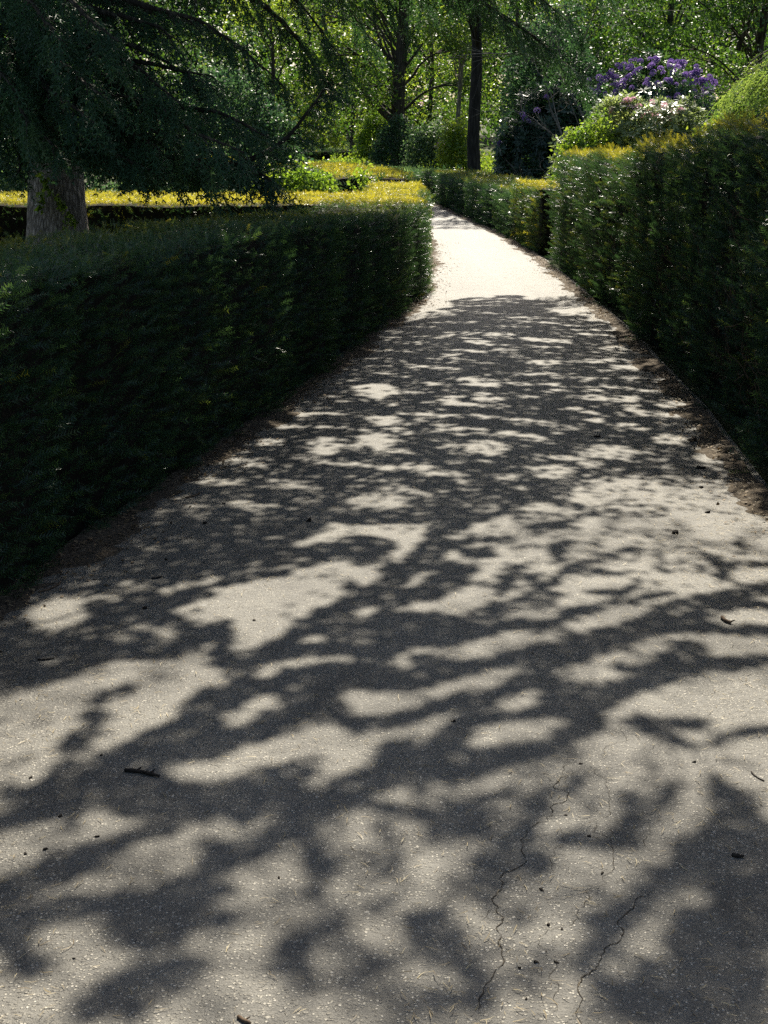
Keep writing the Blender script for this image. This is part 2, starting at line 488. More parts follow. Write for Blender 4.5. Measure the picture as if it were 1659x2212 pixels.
i = np.arange(n - 1)[:, None] * nc; j = np.arange(nc - 1)[None]
F = np.stack([i + j, i + j + 1, i + nc + j + 1, i + nc + j], -1).reshape(-1, 4)
path = tag(mk('path', V, F, M['asphalt'], smooth=True), kind='structure')
def path_z(x, y):
    a = edge_x(L_EDGE, y) - .05; b = edge_x(R_EDGE, y) + .10
    t = (np.asarray(x) - a) / (b - a)
    P = np.stack([np.asarray(x, float), np.asarray(y, float)], -1)
    return terrain(y) + .012 + np.where((t > 0) & (t < 1), .02 * (1 - (2 * t - 1) ** 2), 0) + .005 * fnoise(P, .35, 3)

# soil and litter banked against the hedge feet
def verge(E, side, w0, seed):
    ys = np.r_[np.arange(.8, 11, .03), np.arange(11, 22, .08), np.arange(22, 42, .3)]
    nc = 22; rows = []
    t = np.linspace(-.5, 1.6, nc)
    for y in ys:
        x = edge_x(E, y) - side * t * w0
        P = np.stack([x, np.full(nc, y)], 1)
        dz = .016 * (1 - t) - .004 + .010 * fnoise(P, 1.1, seed, 2) + .006 * fnoise(P, 6, seed + 1, 4)
        dz = np.minimum(dz, .03); dz[-1] = -.02
        rows.append(np.stack([x, P[:, 1], path_z(x, P[:, 1]) + dz], 1))
    V = np.concatenate(rows); n = len(ys)
    i = np.arange(n - 1)[:, None] * nc; j = np.arange(nc - 1)[None]
    F = np.stack([i + j, i + j + 1, i + nc + j + 1, i + nc + j], -1).reshape(-1, 4)
    return tag(mk('soil_verge', V, F, M['soil'], smooth=True), kind='structure')
verge(L_EDGE, -1, .12, 5)
verge(R_EDGE, 1, .11, 9)

# sunny lawn far off
a = np.linspace(0, 2 * math.pi, 40, endpoint=False)
c = at(700, 325, 88)
V = np.stack([c[0] + 10 * np.cos(a), 92 + 13 * np.sin(a), terrain(92 + 13 * np.sin(a)) + .02], 1)
V = np.concatenate([V, [[c[0], 92, terrain(92.) + .02]]])
F = np.array([[k, (k + 1) % 40, 40] for k in range(40)])
tag(mk('lawn', V, F, M['lawn']), kind='structure')

# ================================================================== HEDGES
def hedge(name, label, line, height, width, dens, size, tm, topgold=.6, ribs=0.0, seed=0, rough=.04, lean=.45, mat='yew',
          facedark=.22, batter=0.0, topdens=1.7, group=None, keep=None, roundr=.16, capstart=True, capend=True, extra=None, toponly_back=True, cells=None):
    """clipped hedge: line is its foot on the path side, width goes to the left of travel (negative: right)"""
    line = np.array(line, float)
    seg = np.linalg.norm(np.diff(line, axis=0), axis=1); cum = np.r_[0, np.cumsum(seg)]; Ltot = cum[-1]
    hf = height if callable(height) else (lambda s: np.full(np.shape(s), height))
    sgn = 1 if width > 0 else -1; w = abs(width)
    def base(s):
        p = np.stack([np.interp(s, cum, line[:, 0]), np.interp(s, cum, line[:, 1])], -1)
        q = np.stack([np.interp(np.clip(s + .3, 0, Ltot), cum, line[:, 0]) - np.interp(np.clip(s - .3, 0, Ltot), cum, line[:, 0]),
                      np.interp(np.clip(s + .3, 0, Ltot), cum, line[:, 1]) - np.interp(np.clip(s - .3, 0, Ltot), cum, line[:, 1])], -1)
        t = unit(q)
        nrm = np.stack([-t[..., 1], t[..., 0]], -1) * sgn      # from the path face into the hedge
        return p, t, nrm
    def surf(s, c, inset=0.0):
        """c: 0..1 path face upwards, 1..2 top, 2..3 back face downwards"""
        p, t, nrm = base(s)
        h = hf(s)
        fz = np.clip(c, 0, 1); tz = np.clip(c - 1, 0, 1); bz = np.clip(c - 2, 0, 1)
        u = tz * w
        z = np.where(c <= 1, fz * h, np.where(c <= 2, h, (1 - bz) * h))
        # round the top edges
        r = roundr
        du = np.clip(r - np.minimum(u, w - u), 0, r); dz = np.clip(z - (h - r), 0, r)
        k = np.sqrt(du ** 2 + dz ** 2); sc = np.where(k > r, r / np.maximum(k, 1e-6), 1)
        u2 = np.where(u < w / 2, r - du * sc, w - r + du * sc); u2 = np.where(du > 0, u2, u)
        z2 = np.where(dz > 0, (h - r) + dz * sc, z)
        nu = np.where(u < w / 2, -du, du) / r; nz = dz / r
        nu = np.where(c < 1, np.minimum(nu, -1 + nz), nu); nu = np.where(c > 2, np.maximum(nu, 1 - nz), nu)
        nz = np.where((c >= 1) & (c <= 2), np.maximum(nz, 1e-3), nz)
        nl = np.sqrt(nu ** 2 + nz ** 2) + 1e-6
        nu, nz = nu / nl, nz / nl
        pos = np.concatenate([p + nrm * u2[..., None], z2[..., None]], -1)
        nor = np.concatenate([nrm * nu[..., None], nz[..., None]], -1)
        side = 1 - np.clip(nz, 0, 1)
        d = rough * fnoise(pos, .9, seed, 3) * 1.3 * (1 - .65 * np.clip(nz, 0, 1))
        pos[..., :2] += nrm * (batter * np.where(c <= 1, z2, np.where(c <= 1.25, z2 * np.clip(1 - tz * 4, 0, 1), 0)))[..., None]
        if ribs:
            q = s * 1.0 + .10 * np.sin(z2 * 3 + s * 2)
            rib = 1.0 * fnoise(np.stack([q, z2 * .10], -1), 1.9, seed + 20, 2) + .8 * np.sin(q * 2 * math.pi / .40 + 2.5 * fnoise(np.stack([q, z2 * .1], -1), .5, seed + 21, 1))
            d = d + ribs * rib * side * (c < 1.5)
        pos = pos + nor * (d - inset)[..., None]
        # shapes sit a little in at the foot
        pos[..., 2] += terrain(pos[..., 1])
        return pos, nor, t
    root = empty(name)
    tag(root, label, 'hedge', group)
    # dark twiggy inside
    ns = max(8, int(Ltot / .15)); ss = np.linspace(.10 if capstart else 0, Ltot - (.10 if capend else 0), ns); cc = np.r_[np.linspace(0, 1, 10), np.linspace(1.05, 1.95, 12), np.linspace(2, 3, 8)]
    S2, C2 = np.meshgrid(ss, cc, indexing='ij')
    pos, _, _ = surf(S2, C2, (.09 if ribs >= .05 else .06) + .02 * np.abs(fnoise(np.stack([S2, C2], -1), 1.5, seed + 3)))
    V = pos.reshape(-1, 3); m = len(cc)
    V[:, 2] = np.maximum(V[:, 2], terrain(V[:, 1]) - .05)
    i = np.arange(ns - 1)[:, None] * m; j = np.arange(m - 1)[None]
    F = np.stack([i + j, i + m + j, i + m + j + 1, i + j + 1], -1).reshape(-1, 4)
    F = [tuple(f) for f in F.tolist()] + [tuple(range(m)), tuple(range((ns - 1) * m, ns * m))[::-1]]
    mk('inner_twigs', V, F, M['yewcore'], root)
    # shoots
    parts = []
    hm = float(np.mean(hf(ss)))
    areas = [Ltot * hm, Ltot * w * topdens, Ltot * hm * .10]
    caps = ([0.0] if capstart else []) + ([Ltot] if capend else [])
    Ps, Ns, Ts_, Cs = [], [], [], []
    for k, ar in enumerate(areas):
        nn = int(ar * dens)
        s = rng.uniform(0, Ltot, nn); c = k + rng.uniform(0, 1, nn) ** (1.35 if k == 1 else 1)
        P, No, t = surf(s, c)
        Ps.append(P); Ns.append(No); Cs.append(c)
    for s0 in caps:
        nn = int(w * hm * dens)
        u = rng.uniform(0, 1, nn); s = np.full(nn, s0)
        p, t, nrm = base(s); h = hf(s)
        out = t * (1 if s0 > 0 else -1)
        z = rng.uniform(0, 1, nn) * h
        P = np.concatenate([p + nrm * (u * w)[:, None] + out * (.02 + rough * fnoise(np.stack([u * w, z, z * 0], 1), 1.1, seed + 8))[:, None], (z + terrain(p[:, 1]))[:, None]], 1)
        Ps.append(P); Ns.append(np.concatenate([out, np.zeros((nn, 1))], 1)); Cs.append(np.full(nn, .5))
    P = np.concatenate(Ps); No = np.concatenate(Ns); c = np.concatenate(Cs)
    if keep is not None:
        k = keep(P); P, No, c = P[k], No[k], c[k]
    d = np.linalg.norm(P - np.array([0, 0, CAM_H]), axis=1)
    P = P - No * (rng.uniform(0, .08, len(P)) * (1 - .5 * np.clip(No[:, 2], 0, 1)))[:, None]
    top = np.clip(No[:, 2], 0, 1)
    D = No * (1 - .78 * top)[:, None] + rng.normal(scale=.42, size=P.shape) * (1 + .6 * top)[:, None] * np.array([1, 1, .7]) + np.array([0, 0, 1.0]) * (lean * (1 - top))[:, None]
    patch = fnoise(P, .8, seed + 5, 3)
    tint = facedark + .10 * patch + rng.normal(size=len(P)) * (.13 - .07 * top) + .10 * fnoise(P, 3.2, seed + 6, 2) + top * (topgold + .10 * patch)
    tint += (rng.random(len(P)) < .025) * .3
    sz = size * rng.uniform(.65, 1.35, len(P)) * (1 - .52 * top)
    if ribs >= .05: sz = sz * 1.15
    R = frames(D)
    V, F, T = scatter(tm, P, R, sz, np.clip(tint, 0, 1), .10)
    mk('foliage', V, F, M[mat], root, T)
    # stray shoots poking out, tinted paler on the ribbed hedge to paint sun glints
    nst = max(20, int(Ltot * (110 if ribs >= .05 else 7)))
    s = rng.uniform(0, Ltot, nst); c = rng.uniform(.1, 1.1 if ribs >= .05 else 1.0, nst)
    P, No, _ = surf(s, c)
    D = No + rng.normal(scale=.45, size=P.shape) + np.array([0, 0, .35])
    V, F, T = scatter(tm, P, frames(D), size * rng.uniform(.8, 1.25, nst), np.clip(facedark + (.32 if ribs >= .05 else .25) + .2 * rng.random(nst) + .3 * np.clip(No[:, 2], 0, 1), 0, 1), .1)
    tag(mk('stray_shoots', V, F, M[mat], root, T), kind='stuff')
    return root, surf, Ltot

# long hedge along the left side of the path (foot line traced), then the arm that turns left behind the cedar
lf = [(-1.95, 1.0), (-1.6, 3.0)] + L_EDGE[2:6]
lf = [(x - .02, y) for x, y in lf]
EX, EY = lf[-1]
lf.append((EX + .12, EY + .95))
H_L = .95
hl = lambda s: np.interp(s, [0, 4, 7, 10, 13.6, 15], [1.18, 1.16, 1.12, 1.05, .96, .97]) + .012 * np.sin(np.asarray(s) * .9)
near = [p for p in lf if p[1] < 9.0] + [(float(edge_x(lf, 9.0)), 9.0)]
# one body, three stretches so that near shoots can be finer
def hedge_left():
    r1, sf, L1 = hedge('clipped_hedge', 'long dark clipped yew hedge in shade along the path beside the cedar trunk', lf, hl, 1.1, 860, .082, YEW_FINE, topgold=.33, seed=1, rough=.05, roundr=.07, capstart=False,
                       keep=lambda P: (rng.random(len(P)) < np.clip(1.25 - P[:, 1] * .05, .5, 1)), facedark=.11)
    return r1
hedge_left()
cross = [(EX + .05, EY + .15), (EX + .1, EY + .9), (EX + .2, EY + 3.6)]
hedge('cross_hedge', 'golden topped clipped hedge crossing behind the cedar trunk', [(-5.8, EY + .9), (EX + .10, EY + .9)], .99, 2.6, 400, .085, YEW_MID, topdens=3.4, topgold=.62, roundr=.07, rough=.03, seed=2, facedark=.30, capstart=False)

# tall hedge on the right
RF = [(1.80, 3.0)] + [(x + .16, y) for x, y in R_EDGE[2:5]] + [(R_EDGE[5][0] + .14, R_EDGE[5][1] - .3)]
hr = lambda s: np.interp(s, [0, 4, 8, 11, 14, 18.5], [1.86, 1.80, 1.62, 1.50, 1.46, 1.44]) + .03 * np.sin(np.asarray(s) * 2.1)
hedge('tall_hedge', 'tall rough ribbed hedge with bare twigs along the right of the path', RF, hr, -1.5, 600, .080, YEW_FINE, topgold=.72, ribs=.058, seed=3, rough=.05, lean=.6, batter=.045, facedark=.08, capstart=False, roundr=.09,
      keep=lambda P: (rng.random(len(P)) < np.clip(1.2 - P[:, 1] * .03, .5, 1)))

# lower hedges farther along the path
def along(E, y0, y1, n=10, off=0.0):
    return [(float(edge_x(E, y)) + off, float(y)) for y in np.linspace(y0, y1, n)]
hedge('hedge_block', 'short squared yew block stepping up against the tall ribbed hedge', along(R_EDGE, 21.1, 24.0, 5, .10), .98, -1.4, 420, .10, YEW_MID, topgold=.55, seed=4, facedark=.36, ribs=.03, roundr=.08)
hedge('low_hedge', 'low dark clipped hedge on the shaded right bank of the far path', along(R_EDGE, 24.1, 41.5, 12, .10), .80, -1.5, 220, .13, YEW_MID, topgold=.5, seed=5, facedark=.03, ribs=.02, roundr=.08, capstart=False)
hedge('grey_hedge', 'pale grey-green far hedge where the path bends left', along(R_EDGE, 41.8, 64, 12, .1), .72, -1.2, 90, .24, YEW_FAR, topgold=.25, seed=6, facedark=.42, roundr=.15, mat='leafblue')
hedge('orange_hedge', 'short orange topped hedge just beyond the golden hedge corner', along(L_EDGE, EY + 5.4, 26.5, 6, -.10), .88, .95, 400, .11, YEW_MID, topgold=.55, seed=7, facedark=.30)
hedge('far_hedge', 'distant golden topped hedge with dark end curving left with the path', along(L_EDGE, 30.5, 58, 12, 0), .90, 1.7, 110, .19, YEW_FAR, topgold=.55, seed=8, facedark=.24)
hedge('distant_dark_hedge', 'distant dark hedge in front of the sunny lawn', [(-9, 71), (1.5, 70)], .62, 1.2, 70, .26, YEW_FAR, topgold=.1, seed=9, facedark=.12)

# bare twigs on the right hedge, low and near
def bare_twigs():
    parts = []
    fx = lambda y: np.interp(y, [p[1] for p in RF], [p[0] for p in RF])
    for k in range(620):
        y = rng.uniform(5.5, 13) if rng.random() < .8 else rng.uniform(13, 19)
        z = rng.uniform(.15, 1.35) * rng.uniform(.5, 1)
        p = np.array([fx(y) + .03, y, z])
        d = unit(np.array([-rng.uniform(.2, 1), rng.normal() * .8 - .3, rng.normal() * .5 + .5]))
        L = rng.uniform(.06, .18); pts = [p]
        for q in range(4):
            d = unit(d + np.array([0.12, 0, .12]) + rng.normal(scale=.22, size=3)); p = p + d * L / 3; pts.append(p)
        parts.append(tube(pts, np.linspace(.0032, .0012, 5) * (1 + .3 * rng.random()), 3))
    V, F, T = cat(parts)
    o = [o for o in bpy.data.objects if o.name == 'tall_hedge'][0]
    tag(mk('bare_twigs', V, F, M['twig'], o), kind='stuff')
bare_twigs()

# ================================================================== CEDAR
cedar = tag(empty('cedar_tree'), 'big dark cedar with drooping branches standing behind the long left hedge', 'tree')
TX, TY = -2.80, 12.35
zz = np.r_[np.linspace(-.1, 3, 90), np.linspace(3.15, 13, 50)]
lean = np.stack([TX - .02 * (zz - 1.5) * 0 + .03 * np.sin(zz * .5), TY + .02 * zz, zz], 1)
rr = .20 * (1 - .055 * np.clip(zz - 1, 0, 20)) + .30 * np.exp(-zz * 1.9)
V, F, T = tube(lean, rr, 120, .012, 11)
mk('trunk', V, F, M['cedarbark'], cedar, smooth=True)

def foliate(line, rad, step, blen, slen, tint0, droop=.35, start=.12, cull=None, fill=1.0):
    """needle sprays carried on side branchlets along a limb; returns limb tubes and spray placements"""
    L = np.r_[0, np.cumsum(np.linalg.norm(np.diff(line, axis=0), axis=1))]; tot = L[-1]
    tubes = [tube(line, rad, 7)]
    PP, DD, UU = [], [], []
    k = 0; s = tot * start
    while s < tot:
        f = s / tot
        p = np.array([np.interp(s, L, line[:, q]) for q in range(3)])
        p2 = np.array([np.interp(min(s + .1, tot), L, line[:, q]) for q in range(3)])
        t = unit(p2 - p + 1e-6)
        side = unit(np.cross(t, [0, 0, 1.0])) * (1 if k % 2 else -1)
        bl = blen * (1 - .6 * f) * rng.uniform(.6, 1.2) * (.55 + .45 * min(1, f * 4))
        d = unit(side * rng.uniform(.3, .8) + t * rng.uniform(.5, 1.0) + np.array([.25, -.1, -.22 + rng.normal() * .12]))
        m = max(3, int(bl / (slen * .36)))
        q = p.copy(); pts = [q]
        for j in range(m):
            d = unit(d + np.array([0, 0, -droop / m * 1.8]) + rng.normal(scale=.06, size=3))
            q = q + d * bl / m; pts.append(q)
            for rep in range(2):
                if rng.random() > fill: continue
                sd = unit(d * .9 + np.cross(d, [0, 0, 1.0]) * rng.normal() * .5 + np.array([.1, 0, -.2 + .12 * rng.normal()]))
                PP.append(q + rng.normal(scale=.025, size=3)); DD.append(sd)
        tubes.append(tube(np.array(pts), np.linspace(.007, .002, len(pts)), 3))
        s += step * rng.uniform(.7, 1.3); k += 1
    PP = np.array(PP); DD = np.array(DD)
    return tubes, PP, DD
def limb(ctrl, r0, step=.125, blen=.75, slen=.21, tint0=.3, droop=.35, n=26, fill=1.0, start=.12, clear=None):
    line = smoothline(ctrl, n)
    line = line + np.cumsum(rng.normal(scale=.008, size=line.shape), axis=0)
    tubes, P, D = foliate(line, np.linspace(r0, r0 * .12, n), step, blen, slen, tint0, droop, start, None, fill)
    V, F, T = cat(tubes)
    lo = mk('limb', V, F, M['darkbark'], cedar)
    if clear is not None:
        k = clear(P); P, D = P[k], D[k]
    if len(P):
        tint = np.clip(tint0 + .18 * fnoise(P, 1.2, 5) + rng.normal(scale=.12, size=len(P)), 0, 1)
        V, F, T = scatter(CEDAR, P, frames(D, up=np.array([0, 0, 1.0])), slen * rng.uniform(.7, 1.3, len(P)), tint, .12)
        mk('needles', V, F, M['cedar'], lo, T)
    return lo
def pxl(*pts):
    return [at(x, y, Y) for x, y, Y in pts]
def bough(*pts, r=.04, **kw):
    """from the trunk, up a little, then out and down to the right"""
    first = pts[0]
    base = (140, min(first[1], 300) - 30, 12.25)
    d = dict(blen=.34, step=.085, slen=.19, droop=.3, start=.12); d.update(kw)
    return (pxl(base, *pts), r, d)
VIS = [
    bough((170, 15, 11.6), (306, 72, 11.0), (350, 100, 10.8)), bough((200, 50, 11.4), (380, 120, 10.8), (430, 150, 10.6)),
    bough((230, 118, 11.3), (350, 145, 10.8), (455, 182, 10.4)), bough((100, 150, 11.0), (220, 190, 10.3), (330, 232, 9.9)),
    bough((200, 168, 11.4), (290, 205, 10.8), (365, 255, 10.4)), bough((150, 195, 11.2), (300, 270, 10.5), (460, 365, 10.0), r=.05),
    bough((180, 130, 11.0), (290, 205, 10.4), (420, 290, 9.9), (530, 335, 9.7), r=.05), bough((60, 245, 11.3), (170, 285, 10.5), (310, 352, 10.0)),
    bough((200, 300, 11.6), (340, 322, 11.0), (540, 345, 10.6), (612, 388, 10.4), r=.05), bough((260, 215, 11.4), (400, 232, 10.9), (500, 252, 10.5), (560, 290, 10.3), r=.05),
    bough((240, 250, 11.6), (380, 285, 11.0), (500, 325, 10.6), (570, 370, 10.4)), bough((220, 275, 11.6), (330, 310, 10.9), (410, 370, 10.5), (440, 415, 10.4)),
    bough((300, 330, 11.6), (430, 345, 11.2), (540, 335, 11.0), (620, 290, 11.0), (697, 180, 11.2), r=.06, blen=.26, step=.055, droop=.1),
    bough((300, 20, 12.0), (430, 60, 12.0), (540, 130, 12.0), (610, 185, 12.0)), bough((280, -10, 11.4), (420, 30, 11.0), (520, 90, 10.8)),
    bough((60, 20, 11.0), (130, 60, 10.2), (230, 130, 9.7)), bough((60, 80, 11.0), (110, 130, 10.2), (200, 200, 9.6)), bough((70, 150, 11.0), (120, 210, 10.2), (200, 275, 9.7)),
    bough((40, 180, 11.2), (60, 230, 10.5), (120, 310, 10.0)), bough((20, 100, 11.2), (10, 170, 10.4), (60, 260, 9.9)), bough((10, 30, 11.2), (-10, 90, 10.4), (50, 170, 9.9)),
    bough((30, 250, 11.4), (-10, 290, 10.8), (20, 350, 10.5)), bough((0, 160, 11.3), (-60, 210, 10.6), (-30, 300, 10.2)), bough((100, -20, 11.0), (160, 20, 10.2), (260, 90, 9.7)),
    bough((20, -40, 11.0), (60, 10, 10.2), (130, 90, 9.7)), bough((-40, 40, 11.2), (-60, 120, 10.6), (0, 220, 10.2)), bough((60, 290, 11.6), (30, 330, 11.2), (50, 385, 11.0), blen=.25),
    bough((200, 320, 11.5), (270, 350, 11.0), (300, 385, 10.8), blen=.25), bough((220, 90, 11.0), (300, 140, 10.2), (380, 215, 9.8)), bough((190, 230, 11.0), (250, 270, 10.4), (330, 330, 10.0)),
    (pxl((140, -60, 12.2), (350, -70, 12.5), (540, -10, 13), (630, 95, 13.5), (695, 200, 13.8)), .06, dict(blen=.38, step=.07)),
    (pxl((140, -150, 12.3), (500, -210, 13.5), (800, -130, 15), (1000, -10, 16), (1130, 60, 16.5), (1258, 180, 17)), .07, dict(blen=.55, start=.5, step=.07)),
    (pxl((140, -150, 12.3), (450, -160, 14), (650, -70, 15), (760, 20, 16), (800, 90, 16)), .05, dict(blen=.5, start=.45)),
    (pxl((150, -220, 12.3), (600, -290, 13), (900, -170, 14.0), (1010, -50, 14.5), (1070, 10, 14.8), (1110, 70, 15)), .06, dict(blen=.5, start=.55)),
    (pxl((150, -220, 12.3), (500, -300, 13.5), (750, -180, 15), (860, -60, 16), (920, 30, 16.5)), .05, dict(blen=.5, start=.55)),
    (pxl((150, -220, 12.3), (600, -300, 14), (950, -190, 15.5), (1090, -70, 16.2), (1180, 10, 16.6), (1260, 80, 17)), .05, dict(blen=.5, start=.6)),
    (pxl((150, -260, 12.3), (700, -340, 14), (1050, -220, 16), (1200, -90, 17), (1320, -10, 17.5)), .05, dict(blen=.5, start=.6)),
    (pxl((150, -160, 12.3), (420, -130, 12.2), (600, -50, 12.2), (690, 40, 12.2), (740, 110, 12.2)), .04, dict(blen=.35, start=.35)),
    (pxl((150, -160, 12.3), (500, -170, 12.6), (720, -90, 13), (830, -10, 13.2), (880, 60, 13.3)), .04, dict(blen=.35, start=.5)),
]
def clear_band(P):
    x, y = project(P)
    low = 352 + 45 * np.exp(-((x - 520) / 140) ** 2) + 8 * fnoise(np.stack([x, y * 0], -1) / 60, 1, 4)
    on_trunk = (x > 40) & (x < 215)
    a_ = x * .91 + y * .42; b_ = -x * .42 + y * .91
    gap = fnoise(np.stack([a_ / 260, b_ / 44], -1), 1, 71, 2)
    thr = np.interp(x, [180, 340, 600], [.75, .26, .12])
    return (y < low + 40) & ~(on_trunk & (y > 350)) & ((gap < thr) | (x > 640) | (y > 335) | ((x > 420) & (np.abs(y - np.interp(x, [430, 540, 620, 697], [345, 335, 290, 182])) < 30)))
for c, r, kw in VIS:
    limb(c, r, clear=clear_band, **kw)

# ---- high spreading boughs over the path (above the picture); they throw the dappled shade.
# shade survey: sunlit patches (x, y, rx, ry, tilt) as they lie on the path
def c7(l): return [(u * .5, 1327 + v * .5, a * .5, b * .5, t) for u, v, a, b, t in l]
def c8(l): return [(829.5 + u * .5, 1327 + v * .5, a * .5, b * .5, t) for u, v, a, b, t in l]
def c5(l): return [(u * .52, 597 + v * .52, a * .52, b * .52, t) for u, v, a, b, t in l]
def c6(l): return [(995 + u * .4, 531 + v * .4, a * .4, b * .4, t) for u, v, a, b, t in l]
LIT = c7([(300, 1430, 190, 75, 5), (230, 1660, 150, 70, 10), (80, 1080, 140, 120, 10), (400, 950, 110, 80, 20), (330, 1200, 190, 60, 10),
          (740, 1140, 130, 70, 15), (950, 1010, 100, 65, 0), (1190, 1250, 150, 170, 20), (1550, 1060, 170, 170, 10), (1080, 1410, 200, 110, 10),
          (740, 710, 110, 55, 10), (1010, 465, 65, 40, 10), (1160, 390, 75, 40, 15), (400, 640, 100, 60, 20), (120, 620, 170, 100, 20),
          (220, 440, 200, 60, 20), (640, 265, 250, 55, 12), (700, 420, 110, 70, 20), (490, 370, 110, 50, 15), (900, 310, 90, 38, 15), (1150, 280, 60, 33, 15),
          (1150, 115, 150, 65, 15), (1000, 30, 300, 40, 5), (1340, 600, 270, 85, 12), (1480, 290, 80, 38, 5), (1540, 440, 110, 60, 5), (300, 40, 150, 38, 8), (270, 320, 70, 25, 15),
          (1520, 1640, 200, 120, 10), (1000, 1640, 150, 70, 10), (1480, 1330, 150, 90, 10)]) \
    + c8([(50, 1050, 130, 150, 0), (200, 1640, 100, 80, 10), (1090, 1450, 130, 100, 10), (720, 1230, 230, 120, 15), (560, 900, 100, 70, 0),
          (960, 830, 120, 80, 0), (850, 665, 360, 65, 15), (250, 840, 90, 50, 5), (60, 830, 70, 50, 0), (1300, 690, 300, 60, -5), (1180, 610, 200, 50, -10),
          (1370, 350, 290, 95, 10), (1500, 420, 170, 70, 0), (1060, 210, 110, 36, 0), (820, 310, 90, 38, 5), (1070, 285, 80, 28, 0), (480, 300, 140, 36, 10),
          (600, 400, 90, 45, 0), (420, 560, 100, 55, 0), (640, 520, 150, 35, 5), (100, 400, 130, 45, 10), (110, 560, 130, 55, 0),
          (480, 150, 120, 40, 0), (650, 140, 50, 28, 0), (120, 210, 80, 28, 0), (890, 60, 100, 80, 0), (1080, 30, 50, 30, 0), (1270, 65, 60, 24, 0),
          (1380, 170, 200, 34, 4), (330, 1050, 110, 60, 0), (90, 1250, 150, 80, 5), (1340, 880, 110, 55, 10), (1330, 1000, 70, 45, 0), (1370, 1230, 70, 35, 0),
          (420, 1440, 100, 60, 0), (760, 1590, 150, 100, 0), (850, 1420, 120, 80, 0)]) \
    + c5([(1560, 480, 110, 45, 0), (1600, 610, 80, 32, 0), (1340, 720, 80, 50, 10), (1560, 690, 120, 36, 0), (1620, 810, 50, 22, 0), (1560, 950, 160, 38, 0),
          (1120, 1055, 60, 22, 0), (1350, 1340, 330, 75, 8), (560, 1300, 120, 45, 10), (300, 1330, 100, 28, 8), (720, 1310, 70, 28, 0), (1520, 1095, 70, 24, 0), (1330, 1110, 70, 36, 0)]) \
    + c6([(130, 760, 130, 20, 0), (150, 845, 120, 20, 0), (60, 730, 100, 18, 0), (340, 755, 80, 14, 0), (370, 825, 70, 12, 0), (520, 790, 60, 12, 0), (520, 715, 60, 15, 0),
          (440, 640, 120, 14, 0), (430, 695, 90, 12, 0), (700, 790, 70, 12, 0), (680, 735, 50, 14, 0), (730, 625, 130, 12, 0), (900, 655, 120, 18, 0), (1040, 640, 60, 24, 0),
          (910, 720, 60, 12, 0), (820, 560, 100, 10, 0), (230, 570, 80, 9, 0), (80, 525, 100, 12, 0), (230, 490, 110, 12, 0), (420, 520, 130, 14, -3), (560, 530, 60, 9, 0),
          (640, 375, 130, 10, 0), (760, 385, 80, 11, 0), (600, 345, 80, 8, 0), (-60, 490, 90, 10, 5), (-40, 600, 90, 10, 5), (20, 420, 80, 8, 3), (300, 395, 90, 8, 0), (-70, 840, 90, 16, 5), (-90, 1010, 80, 24, 5),
          (900, 830, 110, 20, 0), (930, 880, 80, 18, 0), (1150, 860, 120, 24, 0), (850, 910, 40, 10, 0), (980, 925, 40, 10, 0), (720, 950, 90, 14, 0), (1080, 960, 30, 10, 0), (1270, 985, 40, 12, 0),
          (780, 1130, 200, 48, 0), (1150, 1050, 140, 30, 0), (1350, 1140, 100, 50, 0), (900, 1350, 370, 120, 0), (1330, 1400, 320, 160, 0), (500, 1230, 140, 40, 0),
          (130, 1110, 150, 48, 0), (250, 1040, 80, 20, 0), (400, 1050, 80, 18, 0), (150, 1450, 80, 45, 0), (900, 1560, 330, 90, 0), (1250, 1640, 330, 130, 0), (700, 1660, 150, 60, 0), (1050, 1730, 200, 60, 0), (450, 1440, 130, 40, 0), (250, 1270, 90, 22, 0), (300, 1650, 120, 40, 10), (120, 1640, 90, 26, 10), (480, 1750, 90, 30, 0)])
LIT = np.array(LIT)
def lit_amount(x, y, grow=1.0):
    """1 inside the surveyed sunny patches"""
    out = np.zeros(len(x))
    for cx, cy, rx, ry, t in LIT:
        t = math.radians(t); dx, dy = x - cx, -(y - cy)
        u = (dx * math.cos(t) + dy * math.sin(t)) / (rx * grow); v = (-dx * math.sin(t) + dy * math.cos(t)) / (ry * grow)
        out = np.maximum(out, np.clip(2.7 - 2.4 * np.sqrt(u * u + v * v), 0, 1))
    return out
